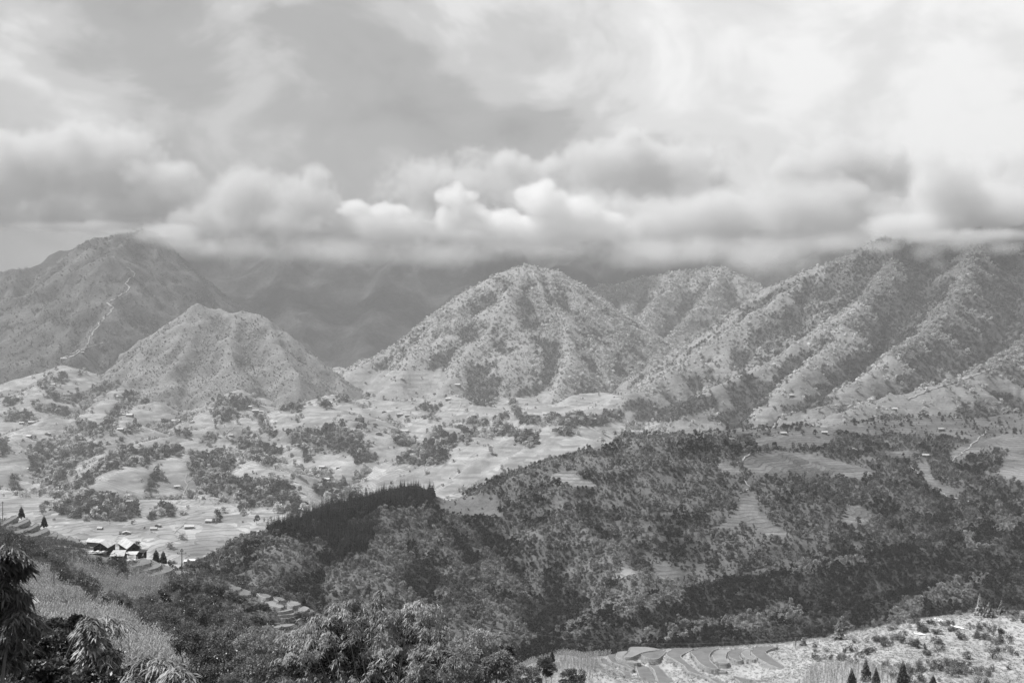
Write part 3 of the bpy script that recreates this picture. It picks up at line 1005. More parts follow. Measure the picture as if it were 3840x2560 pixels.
# clouds: fog-filled volumes, each a thing of its own
def mat_cloud(name, dens, col=.98, aniso=.25):
    m, nt, out = nodes_of(name)
    pv = nt.nodes.new('ShaderNodeVolumePrincipled')
    pv.inputs['Color'].default_value = (col, col, col, 1)
    pv.inputs['Density'].default_value = dens
    pv.inputs['Anisotropy'].default_value = aniso
    nt.links.new(pv.outputs[0], out.inputs['Volume'])
    return m


def cloud(name, label, blobs, voxel, mat, nscale, namp, soft=2.5, seed=0.0, flat=None, group=None):
    """blobs: (px, py, Y, half-width px, half-height px, half-depth m)"""
    bl = []
    for (x, y, Y, rx, rz, ry) in blobs:
        bl.append((P(x, y, Y), np.array([rx / F * Y, ry, rz / F * Y])))
    k = 1.0 + namp * .45
    lo = np.min([c - r * k for c, r in bl], 0)
    hi = np.max([c + r * k for c, r in bl], 0)
    ng = bpy.data.node_groups.new(name, 'GeometryNodeTree')
    ng.interface.new_socket('Geometry', in_out='OUTPUT', socket_type='NodeSocketGeometry')
    N, L = ng.nodes, ng.links
    out = N.new('NodeGroupOutput')
    vc = N.new('GeometryNodeVolumeCube')
    vc.inputs['Min'].default_value = Vector(lo)
    vc.inputs['Max'].default_value = Vector(hi)
    for a, i in zip('XYZ', range(3)):
        vc.inputs['Resolution ' + a].default_value = max(8, int((hi[i] - lo[i]) / voxel))
    pos = N.new('GeometryNodeInputPosition').outputs[0]

    def vm(op, a, b=None):
        n = N.new('ShaderNodeVectorMath')
        n.operation = op
        for i, v in enumerate((a, b)):
            if v is None:
                continue
            if isinstance(v, (tuple, Vector, np.ndarray)):
                n.inputs[i].default_value = Vector(v)
            else:
                L.new(v, n.inputs[i])
        return n
    f = None
    for c, r in bl:
        l = vm('LENGTH', vm('DIVIDE', vm('SUBTRACT', pos, c).outputs[0], r).outputs[0]).outputs['Value']
        v = mth(ng, 'SUBTRACT', 1.0, l)
        f = v if f is None else mth(ng, 'SMOOTH_MAX', f, v, .22)
    sh = vm('ADD', pos, (seed * 977.0, seed * 311.0, 0.0)).outputs[0]
    n1 = nz(ng, sh, 1.0 / nscale, 9, .66)
    n2 = nz(ng, sh, 1.0 / (nscale * .22), 4, .62)
    f = mth(ng, 'ADD', f, mth(ng, 'MULTIPLY', mth(ng, 'SUBTRACT', n1, .52), namp * 2.2))
    f = mth(ng, 'ADD', f, mth(ng, 'MULTIPLY', mth(ng, 'SUBTRACT', n2, .5), namp * 1.3))
    f = mth(ng, 'MULTIPLY', f, soft, clamp=True)
    if flat is not None:      # ragged flat base of a cloud deck
        sp = N.new('ShaderNodeSeparateXYZ')
        L.new(pos, sp.inputs[0])
        zz = mth(ng, 'ADD', sp.outputs[2], mth(ng, 'MULTIPLY', mth(ng, 'SUBTRACT', n1, .5), flat[1] * 2.0))
        f = mth(ng, 'MULTIPLY', f, mth(ng, 'DIVIDE', mth(ng, 'SUBTRACT', zz, flat[0]), flat[1], clamp=True))
    L.new(f, vc.inputs['Density'])
    sm = N.new('GeometryNodeSetMaterial')
    sm.inputs['Material'].default_value = mat
    L.new(vc.outputs[0], sm.inputs[0])
    L.new(sm.outputs[0], out.inputs[0])
    o = link(name, bpy.data.volumes.new(name))
    o.modifiers.new('cloud', 'NODES').node_group = ng
    tag(o, label, 'cloud', group)
    return o


def billow(seed, blobs, n, k0=.28, k1=.5, front=True):
    """heap smaller puffs on the upper and camera sides of the main masses"""
    rr = random.Random(seed)
    out = list(blobs)
    tot = sum(b[3] * b[4] for b in blobs)
    for (x, y, Y, rx, rz, ry) in blobs:
        for _ in range(max(1, int(n * rx * rz / tot))):
            a = rr.uniform(-.35, math.pi + .35)
            e = rr.uniform(.55, .95)
            s_ = rr.uniform(k0, k1) * min(rx, rz)
            out.append((x + rx * e * math.cos(a), y - rz * e * math.sin(a), Y - ry * rr.uniform(-.1, .5), s_ * rr.uniform(1.0, 1.6), s_, s_ / F * Y * 1.3))
    return out


CL = mat_cloud('cloud_shaded', .019, .88, -.1)  # grey albedo stands in for shade from cloud higher up
CLT = mat_cloud('cloud_mist', .0065, .92, 0.0)
CLW = mat_cloud('cloud_bright', .022, .999, .25)

cloud('cumulus_cloud', 'bright white cumulus cloud above the central rounded peak', billow(1, [
    (1705, 745, 3850, 70, 55, 70), (1700, 825, 3850, 70, 62, 70), (1780, 800, 3850, 60, 50, 70), (1870, 840, 3850, 90, 60, 100), (2030, 755, 3850, 90, 75, 100), (2170, 800, 3850, 110, 70, 100),
    (2080, 880, 3850, 150, 45, 90), (2290, 830, 3850, 60, 40, 70), (1970, 850, 3850, 170, 50, 100), (2140, 920, 3850, 50, 24, 50)], 40), 5.5, CLW, 60.0, .62, 4.0, 1.0)
cloud('small_cumulus_cloud', 'small white cloud puff over the dark back mountain', billow(2, [
    (1330, 780, 3900, 65, 34, 70), (1440, 795, 3900, 80, 34, 70), (1500, 790, 3900, 45, 26, 60)], 14), 5.5, CLW, 55.0, .62, 4.0, 2.0)
cloud('left_cloud_bank', 'grey billowing cloud bank resting on the trail mountain', billow(3, [
    (150, 620, 3900, 330, 150, 154), (420, 620, 3900, 220, 170, 154), (620, 740, 3850, 170, 130, 132), (300, 800, 3850, 420, 75, 110), (720, 840, 3750, 120, 80, 99), (-60, 720, 4000, 260, 150, 137), (640, 865, 3600, 130, 34, 66), (330, 850, 3750, 260, 26, 66)], 24),
    10.0, CL, 150.0, .70, 1.9, 3.0)
cloud('middle_cloud_bank', 'grey cloud bank hiding the top of the dark back mountain', billow(4, [
    (900, 760, 4300, 170, 130, 132), (1130, 770, 4300, 170, 120, 132), (1000, 850, 4250, 330, 75, 132), (1400, 860, 4300, 330, 80, 143), (1900, 870, 4400, 380, 70, 143), (2500, 870, 4350, 400, 75, 143), (3000, 880, 4200, 330, 75, 132), (1750, 740, 4600, 360, 170, 132), (2250, 820, 4500, 420, 120, 132), (2700, 830, 4200, 360, 120, 132), (3050, 800, 4100, 330, 150, 132), (2400, 640, 4700, 380, 140, 132), (3200, 640, 4500, 300, 150, 132)], 36),
    11.0, CL, 170.0, .70, 1.8, 4.0)
cloud('right_cloud_bank', 'dark grey cloud sitting on the right mountain ridge', billow(5, [
    (3540, 700, 2600, 120, 130, 170), (3700, 790, 2600, 210, 110, 190), (3420, 850, 2600, 220, 55, 150), (3660, 890, 2500, 330, 34, 120), (3900, 810, 2600, 200, 120, 200), (3730, 620, 2600, 40, 60, 60)], 26),
    8.0, CL, 110.0, .60, 2.2, 5.0)
cloud('mist_wisp_cloud', 'torn wisp of mist hanging down the right mountain', billow(8, [(3480, 940, 2330, 60, 48, 50), (3520, 990, 2290, 34, 28, 30), (3760, 930, 2350, 110, 34, 60), (3300, 925, 2450, 110, 30, 60), (3620, 920, 2380, 120, 36, 60)], 12), 8.0, CLT, 60.0, .75, 1.6, 8.0)
cloud('ridge_mist_cloud', 'thin mist drifting over the saddle beside the right mountain', billow(6, [
    (2450, 930, 3600, 160, 44, 130), (2650, 930, 3550, 190, 55, 130), (2880, 940, 3300, 190, 60, 140), (3120, 910, 2850, 150, 44, 110)], 14), 13.0, CLT, 110.0, .75, 1.4, 6.0)
cloud('summit_mist_cloud', 'torn mist streaming over the summit of the trail mountain', billow(10, [
    (560, 885, 3480, 120, 30, 80), (430, 868, 3480, 80, 16, 60), (660, 900, 3480, 130, 40, 90), (760, 930, 3600, 110, 34, 90)], 10), 9.0, CLT, 80.0, .8, 1.6, 11.0)
cloud('low_mist_cloud', 'dim mist layer over the valley behind the central peak', billow(9, [
    (850, 930, 3950, 300, 60, 140), (1250, 940, 3950, 330, 60, 140), (1650, 950, 4000, 300, 55, 140), (2050, 930, 3950, 300, 50, 140), (2450, 960, 3950, 300, 60, 140), (2850, 980, 3750, 220, 60, 120)], 12), 14.0, CLT, 140.0, .6, 1.1, 9.0)

# ------------------------------------------------------------------ trees
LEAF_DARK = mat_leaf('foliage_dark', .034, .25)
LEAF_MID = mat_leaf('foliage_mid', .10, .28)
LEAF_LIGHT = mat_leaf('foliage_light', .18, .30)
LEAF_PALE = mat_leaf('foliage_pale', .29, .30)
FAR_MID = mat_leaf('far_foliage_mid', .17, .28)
FAR_SUNLIT = mat_leaf('far_foliage_sunlit', .50, .30)  # sunlight on the far hills is raised into these leaf tones
FAR_PALE_SUNLIT = mat_leaf('far_foliage_pale_sunlit', .64, .30)
FAR_SCRUB = mat_leaf('far_scrub', .21, .3)
LEAF_PINE = mat_leaf('foliage_pine', .032, .15)
BARK = mat_plain('bark', .07, .4, 6.0)


def unit(n, rng):
    v = rng.normal(size=(n, 3))
    return v / np.linalg.norm(v, axis=1)[:, None]


def leaf_quads(c, direc, length, width, rng, up_bias=.0, sag=.15):
    """pointed leaves at c (n,3) along direc: two triangles with a fold"""
    n = len(c)
    d = direc / (np.linalg.norm(direc, axis=1)[:, None] + 1e-9)
    r = unit(n, rng)
    r[:, 2] *= (1 - up_bias)
    side = np.cross(d, r)
    side /= (np.linalg.norm(side, axis=1)[:, None] + 1e-9)
    if up_bias > 0:                 # blades lie with their face up
        s2 = np.cross(d, np.array([0, 0, 1.0]) + .5 * r)
        side = s2 / (np.linalg.norm(s2, axis=1)[:, None] + 1e-9)
    length = np.broadcast_to(length, (n,))[:, None]
    width = np.broadcast_to(width, (n,))[:, None]
    mid = c + d * length * .45
    a = c
    b = mid + side * width * .5
    e = c + d * length - np.array([0, 0, 1.0]) * sag * length
    f = mid - side * width * .5
    v = np.stack([a, b, e, f], 1).reshape(-1, 3)
    i = np.arange(n)[:, None] * 4
    q = i + np.array([0, 1, 2, 3])
    return v, q


def tube(pts, radii, sides=5):
    pts = np.asarray(pts, float)
    n = len(pts)
    v, f = [], []
    for k in range(n):
        t = pts[min(k + 1, n - 1)] - pts[max(k - 1, 0)]
        t /= np.linalg.norm(t) + 1e-9
        a = np.cross(t, [0, 0, 1.0])
        if np.linalg.norm(a) < .05:
            a = np.cross(t, [0, 1.0, 0])
        a /= np.linalg.norm(a)
        b = np.cross(t, a)
        for j in range(sides):
            w = 2 * math.pi * j / sides
            v.append(pts[k] + radii[k] * (math.cos(w) * a + math.sin(w) * b))
    for k in range(n - 1):
        for j in range(sides):
            f.append([k * sides + j, k * sides + (j + 1) % sides, (k + 1) * sides + (j + 1) % sides, (k + 1) * sides + j])
    f.append([j for j in range(sides)][::-1])
    return np.array(v), f


def join(parts):
    """[(verts, quads)] -> one"""
    vs, fs, o = [], [], 0
    for v, f in parts:
        vs.append(np.asarray(v, float))
        fs.append(np.asarray([q for q in f if len(q) == 4], int) + o)
        o += len(v)
    return np.concatenate(vs), np.concatenate(fs)


def crown_lumps(rng, n_lumps, h, r, low=.25):
    lumps = []
    for k in range(n_lumps):
        a = rng.uniform(0, 2 * math.pi)
        t = rng.uniform(low, .92)
        rr = r * (.62 * math.sin(math.pi * min(1, (t - low) / (1 - low) * .75 + .22))) * rng.uniform(.3, 1.0)
        lumps.append((np.array([rr * math.cos(a), rr * math.sin(a), h * t]), r * rng.uniform(.32, .55)))
    return lumps


def tree_mesh(name, seed, h, r, n_leaf, size, mat, lumps=9, low=.25, droop=.0):
    rng = np.random.default_rng(seed)
    L = crown_lumps(rng, lumps, h, r, low)
    vs, fs = [], []
    o = 0
    per = n_leaf // len(L)
    for c, lr in L:
        u = unit(per, rng)
        u[:, 2] = np.where(u[:, 2] < -.3, -u[:, 2], u[:, 2])
        p = c + u * lr * rng.uniform(.7, 1.08, (per, 1)) * np.array([1, 1, .8])
        d = u + rng.normal(size=(per, 3)) * .75 - np.array([0, 0, droop])
        v, q = leaf_quads(p - d * size * .3, d, size * rng.uniform(.7, 1.3, per), size * rng.uniform(.6, .95, per), rng)
        vs.append(v)
        fs.append(q + o)
        o += len(v)
    nl = sum(len(f) for f in fs)
    tv, tf = tube([(0, 0, -.5), (.03 * h, 0, h * .3), (0, .03 * h, h * .7)], [h * .03, h * .022, h * .008])
    tf = np.array([q for q in tf if len(q) == 4])
    vs.append(tv)
    fs.append(tf + o)
    return mesh_np(name, np.concatenate(vs), np.concatenate(fs), [mat, BARK], [0] * nl + [1] * len(tf))


def pine_mesh(name, seed, h, r, tiers, per, mat, taper=1.0):
    rng = np.random.default_rng(seed)
    vs, fs, o = [], [], 0
    for k in range(tiers):
        t = k / (tiers - 1)
        z = h * (.12 + .86 * t)
        rr = r * (1 - t) ** taper * rng.uniform(.85, 1.12) + .03 * h * (1 - t) + .04
        n = max(4, int(per * (1 - .55 * t)))
        a = rng.uniform(0, 2 * math.pi) + np.arange(n) * 2 * math.pi / n + rng.normal(size=n) * .2
        L = rr * rng.uniform(.75, 1.15, n)
        d = np.stack([np.cos(a), np.sin(a), np.full(n, -.18 + .5 * t)], 1)
        v, q = leaf_quads(np.tile([0, 0, z], (n, 1)) + d * .05, d, L, L * .62 + .1, rng, .9, .12)
        vs.append(v)
        fs.append(q + o)
        o += len(v)
        # hanging tufts
        d2 = d * .5 - np.array([0, 0, .6])
        v, q = leaf_quads(np.tile([0, 0, z], (n, 1)) + d * (L * .55)[:, None], d2, L * .55, L * .45, rng)
        vs.append(v)
        fs.append(q + o)
        o += len(v)
    nl = sum(len(f) for f in fs)
    tv, tf = tube([(0, 0, -.5), (0, 0, h * .5), (0, 0, h * .97)], [h * .022, h * .015, .01])
    tf = np.array([q for q in tf if len(q) == 4])
    vs.append(tv)
    fs.append(tf + o)
    return mesh_np(name, np.concatenate(vs), np.concatenate(fs), [mat, BARK], [0] * nl + [1] * len(tf))


PROTO = {}
for key, mat in ((DARK, LEAF_DARK), (MID, LEAF_MID), (LIGHT, LEAF_LIGHT), (PALE, LEAF_PALE)):
    PROTO[key] = [tree_mesh('tree', 10 + key * 7, 6.0, 3.0, 200, 1.05, mat), tree_mesh('tree', 11 + key * 7, 5.0, 3.2, 200, 1.1, mat, 8, .15),
                  tree_mesh('tree', 12 + key * 7, 7.5, 2.3, 180, 1.0, mat, 8, .3), tree_mesh('tree', 13 + key * 7, 3.2, 3.0, 160, .9, mat, 8, .1)]
PROTO_FAR = {}
for key, mat in ((DARK, LEAF_MID), (MID, FAR_MID), (LIGHT, FAR_SUNLIT), (PALE, FAR_PALE_SUNLIT), (SCRUB, FAR_SCRUB)):
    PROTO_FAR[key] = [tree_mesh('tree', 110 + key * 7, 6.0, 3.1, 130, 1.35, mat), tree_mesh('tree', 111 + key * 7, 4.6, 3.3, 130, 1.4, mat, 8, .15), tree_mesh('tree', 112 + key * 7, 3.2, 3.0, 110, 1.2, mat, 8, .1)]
PROTO[PINE] = [pine_mesh('pine', 60, 11.0, 2.1, 11, 9, LEAF_PINE), pine_mesh('pine', 61, 9.5, 2.0, 10, 9, LEAF_PINE), pine_mesh('pine', 62, 12.5, 2.0, 12, 9, LEAF_PINE)]
PROTO[SCRUB] = [tree_mesh('shrub', 70, 3.0, 2.2, 120, .8, LEAF_LIGHT, 6, .1), tree_mesh('shrub', 71, 2.2, 2.4, 120, .8, LEAF_MID, 6, .1)]

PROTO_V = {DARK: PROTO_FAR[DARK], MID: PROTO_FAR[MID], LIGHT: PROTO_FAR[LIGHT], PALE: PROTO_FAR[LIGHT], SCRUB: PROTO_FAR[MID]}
NODE_GROUPS = {}


def spread(name, pts, scale, rot, which, protos, label, cat):
    """a mass of plants: instances of the prototypes on points"""
    me = bpy.data.meshes.new(name)
    me.from_pydata([tuple(p) for p in pts], [], [])
    for nm, arr, ty in (('size', scale, 'FLOAT'), ('turn', rot, 'FLOAT'), ('which', which, 'INT')):
        a = me.attributes.new(nm, ty, 'POINT')
        a.data.foreach_set('value', np.asarray(arr, np.int32 if ty == 'INT' else np.float32))
    key = tuple(id(p) for p in protos)
    if key not in NODE_GROUPS:
        ng = bpy.data.node_groups.new(name, 'GeometryNodeTree')
        ng.interface.new_socket('Geometry', in_out='INPUT', socket_type='NodeSocketGeometry')
        ng.interface.new_socket('Geometry', in_out='OUTPUT', socket_type='NodeSocketGeometry')
        N, L = ng.nodes, ng.links
        gi, go = N.new('NodeGroupInput'), N.new('NodeGroupOutput')
        jn = N.new('GeometryNodeJoinGeometry')
        for p in reversed(protos):
            ob = bpy.data.objects.new(name, p)
            oi = N.new('GeometryNodeObjectInfo')
            oi.inputs['Object'].default_value = ob
            oi.inputs['As Instance'].default_value = True
            L.new(oi.outputs['Geometry'], jn.inputs[0])
        ip = N.new('GeometryNodeInstanceOnPoints')
        ip.inputs['Pick Instance'].default_value = True

        def at(nm, ty):
            n = N.new('GeometryNodeInputNamedAttribute')
            n.data_type = ty
            n.inputs['Name'].default_value = nm
            return n.outputs['Attribute']
        L.new(gi.outputs[0], ip.inputs['Points'])
        L.new(jn.outputs[0], ip.inputs['Instance'])
        L.new(at('which', 'INT'), ip.inputs['Instance Index'])
        L.new(at('size', 'FLOAT'), ip.inputs['Scale'])
        cx = N.new('ShaderNodeCombineXYZ')
        L.new(at('turn', 'FLOAT'), cx.inputs[2])
        er = N.new('FunctionNodeEulerToRotation')
        L.new(cx.outputs[0], er.inputs[0])
        L.new(er.outputs[0], ip.inputs['Rotation'])
        L.new(ip.outputs[0], go.inputs[0])
        NODE_GROUPS[key] = ng
    o = link(name, me)
    o.modifiers.new('spread', 'NODES').node_group = NODE_GROUPS[key]
    tag(o, label, cat, kind='stuff')
    return o


def candidates(h, spacing, rng, ymax=1e9):
    """jittered places on hill h that lie open to the camera's side of the land"""
    x1, y1 = h.x0 + h.res * (h.nx - 1), h.y0 + h.res * (h.ny - 1)
    gx, gy = np.meshgrid(np.arange(h.x0, x1, spacing), np.arange(h.y0, min(y1, ymax), spacing))
    x = (gx + rng.uniform(-.5, .5, gx.shape) * spacing).ravel()
    y = (gy + rng.uniform(-.5, .5, gx.shape) * spacing).ravel()
    k = (np.abs(x) < y * .60 + 30) & (y > 5)
    x, y = x[k], y[k]
    z = sample(h, x, y)
    top = ground(x, y)
    k = z > top - .3
    x, y, z = x[k], y[k], z[k]
    p = np.stack([x, y, z], 1)
    k = in_sight(p, 6.0, 2.0 + spacing * .6)
    return p[k]


KIND_WORD = {DARK: 'dark broadleaf', MID: 'broadleaf', LIGHT: 'light leafy', PALE: 'pale leafy', PINE: 'dark conifer', SCRUB: 'low shrub'}
SINGLES = []


def forest(h, spacing, size, mass_name, where, seed, singles=0, smax=1.75, bank=None):
    rng = np.random.default_rng(seed)
    p = candidates(h, spacing, rng)
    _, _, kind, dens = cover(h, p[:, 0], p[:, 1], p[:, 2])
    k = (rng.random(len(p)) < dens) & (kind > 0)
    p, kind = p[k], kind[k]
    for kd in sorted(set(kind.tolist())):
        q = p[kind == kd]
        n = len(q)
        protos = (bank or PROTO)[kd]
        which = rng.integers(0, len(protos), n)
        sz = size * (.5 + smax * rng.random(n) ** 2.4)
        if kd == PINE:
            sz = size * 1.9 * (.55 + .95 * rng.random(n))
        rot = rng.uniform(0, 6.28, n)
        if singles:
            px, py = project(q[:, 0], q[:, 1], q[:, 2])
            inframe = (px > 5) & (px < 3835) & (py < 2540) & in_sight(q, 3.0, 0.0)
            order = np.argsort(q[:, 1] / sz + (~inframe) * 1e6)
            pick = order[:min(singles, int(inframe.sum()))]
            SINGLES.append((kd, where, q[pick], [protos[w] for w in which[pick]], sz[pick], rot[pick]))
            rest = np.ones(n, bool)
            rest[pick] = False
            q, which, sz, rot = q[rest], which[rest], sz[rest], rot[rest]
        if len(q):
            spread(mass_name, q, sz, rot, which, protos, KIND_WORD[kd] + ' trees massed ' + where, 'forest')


forest(H_d, 2.5, .43, 'forest', 'on the central forested hill', 501, 45)
forest(H_c, 2.3, .40, 'forest', 'on the dark wooded slope behind the paddies', 502, 45)
forest(H_e, 3.3, .52, 'forest', 'around the terraced bench', 503, 20)
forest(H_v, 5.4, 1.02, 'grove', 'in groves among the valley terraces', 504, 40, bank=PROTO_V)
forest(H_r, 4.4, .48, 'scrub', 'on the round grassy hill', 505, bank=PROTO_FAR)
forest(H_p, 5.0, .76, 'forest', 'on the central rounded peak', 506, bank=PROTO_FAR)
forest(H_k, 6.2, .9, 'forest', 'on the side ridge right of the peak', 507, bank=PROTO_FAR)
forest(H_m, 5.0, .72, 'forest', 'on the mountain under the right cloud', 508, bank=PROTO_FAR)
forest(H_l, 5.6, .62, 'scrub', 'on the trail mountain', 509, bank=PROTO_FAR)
forest(H_b, 15.0, 1.5, 'forest', 'on the dark back mountain', 510, bank=PROTO_FAR)

# ------------------------------------------------------------------ single trees of the forests
SING_NAME = {DARK: 'forest_tree', MID: 'forest_tree', LIGHT: 'leafy_tree', PALE: 'leafy_tree', PINE: 'pine_tree', SCRUB: 'shrub'}
for kd, where, q, which, sz, rot in SINGLES:
    word = KIND_WORD[kd] + ('' if kd == SCRUB else ' tree')
    for i in range(len(q)):
        o = link(SING_NAME[kd], which[i], None, q[i], float(rot[i]), float(sz[i]))
        tag(o, 'small ' + word + ' standing ' + where, 'shrub' if kd == SCRUB else 'tree', word + 's ' + where)

# ------------------------------------------------------------------ rice paddies
RICE = mat_plain('young_rice', .14, .35, .35, .9, .04)
RICE_LIGHT = mat_plain('pale_rice', .20, .3, .3, .9, .04)
BANK = mat_plain('terrace_bank', .24, .45, 1.6, .95, .15)
BUND = mat_plain('bund_earth', .27, .5, 2.0, .95, .05)
hill_obj = {o.name: o for o in COL.objects}


def smooth_loop(p, sub):
    n = len(p)
    out = []
    for i in range(n):
        a, b, c, d = p[i - 1], p[i], p[(i + 1) % n], p[(i + 2) % n]
        for k in range(sub):
            t = k / sub
            out.append(.5 * (2 * b + (c - a) * t + (2 * a - 5 * b + 4 * c - d) * t * t + (3 * b - a - 3 * c + d) * t ** 3) * .75 + .25 * (b + (c - b) * t))
    return np.array(out)


BANK_PTS = []


def paddy(parent, poly, z, mat, depth):
    p = smooth_loop(poly, 4)
    area = .5 * np.sum(p[:, 0] * np.roll(p[:, 1], -1) - p[:, 1] * np.roll(p[:, 0], -1))
    if area < 0:
        p = p[::-1]
    t = np.roll(p, -1, 0) - np.roll(p, 1, 0)
    nrm = np.stack([t[:, 1], -t[:, 0]], 1)
    nrm /= np.linalg.norm(nrm, axis=1)[:, None] + 1e-9
    wob = (fbm(p[:, 0], p[:, 1], 3.0, 2, 77) * .35)
    n = len(p)
    lo = p + nrm * (.75 + wob[:, None] * .5)
    zt = np.full(n, z)
    v = np.concatenate([np.c_[p, zt], np.c_[p + nrm * .12, zt - .25], np.c_[lo, zt - depth - wob]])
    faces = [list(range(n))]
    mi = [0]
    for r in range(2):
        for i in range(n):
            j = (i + 1) % n
            faces.append([r * n + j, r * n + i, (r + 1) * n + i, (r + 1) * n + j])
            mi.append(1)
    o = link('paddy', mesh_np('paddy', v, faces, [mat, BANK], mi), parent)
    hgt = .2 + .08 * wob
    wd = (np.where(nrm[:, 1] > .2, .35, 1.0) * (.7 + .9 * np.clip(wob + .3, 0, .8)))[:, None]
    hgt = hgt * wd[:, 0]
    rows = [(p - nrm * .14 * wd, zt + .004), (p - nrm * .08 * wd, zt + hgt), (p + nrm * .06, zt + hgt * .9), (p + nrm * .22, zt - .35)]
    v = np.concatenate([np.c_[a, b] for a, b in rows])
    f = [[r * n + i, r * n + (i + 1) % n, (r + 1) * n + (i + 1) % n, (r + 1) * n + i] for r in range(3) for i in range(n)]
    link('bund', mesh_np('bund', v, [q[::-1] for q in f], [BUND]), o)
    for i in range(n):
        for t_ in (.2, .5, .8):
            BANK_PTS.append((*(p[i] + nrm[i] * .75 * t_), z - depth * t_ + .02))


for i, (poly, z) in enumerate(PADDY_W['knoll']):
    paddy(hill_obj['terraced_knoll_hill'], poly, z, RICE_LIGHT if i in (3, 7, 1, 8) else RICE, 1.5)
for key in ('farm', 'upper', 'lower'):
    for poly, z in PADDY_W[key]:
        paddy(hill_obj['near_hillside'], poly, z, RICE_LIGHT if key == 'lower' and z < -72 else RICE, 1.3)

# ------------------------------------------------------------------ paths
PATH = mat_plain('path_earth', .32, .3, .6, .95)


def path(px_line, w, lift, name='path'):
    pts = []
    for (a, b), (c, d) in zip(px_line[:-1], px_line[1:]):
        k = max(2, int(math.hypot(c - a, d - b) / 7))
        for i in range(k):
            t = i / k
            jit = 4.0 * math.sin(.23 * (a + t * (c - a)) + .11 * b) + 2.4 * math.sin(.71 * (b + t * (d - b)))
            pts.append((a + (c - a) * t + jit, b + (d - b) * t))
    pts.append(px_line[-1])
    w3 = [hit(*p) for p in pts]
    w3 = [p for p in w3 if p is not None]
    if len(w3) < 2:
        return
    keep = [w3[0]]
    for p in w3[1:]:
        if abs(p.y - keep[-1].y) < .09 * p.y:
            keep.append(p)
    w3 = keep
    if len(w3) < 2:
        return
    v, f = [], []
    for i, p in enumerate(w3):
        t = (w3[min(i + 1, len(w3) - 1)] - w3[max(i - 1, 0)])
        t.z = 0
        s = Vector((t.y, -t.x, 0)).normalized() * w * (.34 if p.y > 800 else 1.0) * random.uniform(.25, .65)
        for sg in (-1, 1):
            q = p + s * sg
            g = float(ground(np.array([q.x]), np.array([q.y]))[0])
            v.append((q.x, q.y, g + lift))
    for i in range(len(w3) - 1):
        f.append([2 * i, 2 * i + 1, 2 * i + 3, 2 * i + 2])
    tag(link(name, mesh_np(name, v, f, [PATH])), kind='structure')


Z7 = zoomed(0, 800, .5527)
for ln, w, li in [
    (Z4([(1290, 870), (1280, 950), (1265, 1020)]), 5, .8), (Z4([(1350, 985), (1290, 1030), (1240, 1060), (1190, 1090), (1160, 1105)]), 4, .8),
    (Z4([(1340, 900), (1290, 930)]), 4, .8), (Z4([(1230, 1190), (1280, 1210), (1230, 1250), (1200, 1286)]), 3.5, .7), (Z4([(310, 935), (270, 970), (200, 1000), (185, 1020)]), 4, .8),
    (Z4([(60, 575), (30, 600), (100, 640), (150, 700), (130, 730)]), 6, 1), (Z4([(300, 180), (270, 240)]), 8, 1.5), (Z4([(270, 295), (190, 330), (140, 365)]), 7, 1.2),
    (Z4([(600, 0), (540, 30), (400, 95)]), 9, 2), (Z4([(1560, 600), (1610, 555)]), 5, 1), (Z4([(1120, 545), (1160, 570)]), 5, 1),
    (Z5([(960, 1090), (930, 1160), (890, 1210)]), 7, 1.2), (Z5([(1150, 1090), (1170, 1130)]), 6, 1.2), (Z5([(970, 1490), (1000, 1530)]), 5, 1),
    (Z7([(860, 370), (920, 410), (850, 480), (880, 520), (800, 570), (730, 610), (770, 650), (700, 720), (640, 800), (600, 850), (580, 910), (520, 960), (410, 1000)]), 11, 2.5),
    (Z7([(700, 880), (600, 910), (520, 950)]), 6, 2), (Z6([(560, 900), (530, 960), (490, 1010)]), 7, 1.2), (Z6([(2210, 850), (2000, 930), (1750, 1010), (1640, 1060)]), 6, 1.2),
    (Z8([(1700, 25), (1630, 70), (1650, 100), (1600, 140), (1570, 170)]), 7, .9), (Z8([(1060, 170), (1000, 230), (970, 240)]), 3, .7), (Z8([(2180, 80), (2080, 170), (1990, 240)]), 3.5, .7),
    (Z8([(1810, 250), (1880, 340), (1990, 400), (2120, 430), (2200, 480)]), 3, .7), (Z8([(1000, 300), (1040, 360), (990, 385)]), 2.5, .7),
    (ZA([(0, 207), (60, 212), (160, 230), (300, 255), (450, 280), (600, 295)]), 1.6, .25), (Z1([(620, 190), (700, 90), (800, 90), (900, 60), (960, 20)]), 4, .8),
    (ZK([(1890, 125), (1950, 165), (2000, 210), (2010, 240), (2060, 265), (2110, 275)]), .9, .12), (Z2([(2020, 30), (2000, 100)]), 2.5, .7),
    (Z6([(1300, 1085), (1150, 1100), (1050, 1120)]), 5, 1)]:
    path(ln, w, li)

# ------------------------------------------------------------------ buildings
ROOF_L = mat_plain('pale_sheet_roof', .48, .4, .9, .55, 0, .4)
ROOF_G = mat_plain('grey_sheet_roof', .36, .45, .9, .6, 0, .4)
WOOD = mat_plain('weathered_boards', .16, .35, 5.0, .85)
WOODD = mat_plain('dark_boards', .05, .3, 5.0, .85)
INSIDE = mat_plain('dark_interior', .012, .2, 3.0, 1.0)
POLE = mat_plain('pole_concrete', .16, .2, 2.0, .9)
IRON = mat_plain('dark_iron', .03, .2, 2.0, .6)
WHITE = mat_plain('white_sheet', .75, .1, 3.0, .6)


def box(x0, x1, y0, y1, z0, z1):
    v = np.array([[x, y, z] for z in (z0, z1) for y in (y0, y1) for x in (x0, x1)], float)
    f = [[0, 2, 3, 1], [4, 5, 7, 6], [0, 1, 5, 4], [2, 6, 7, 3], [0, 4, 6, 2], [1, 3, 7, 5]]
    return v, f


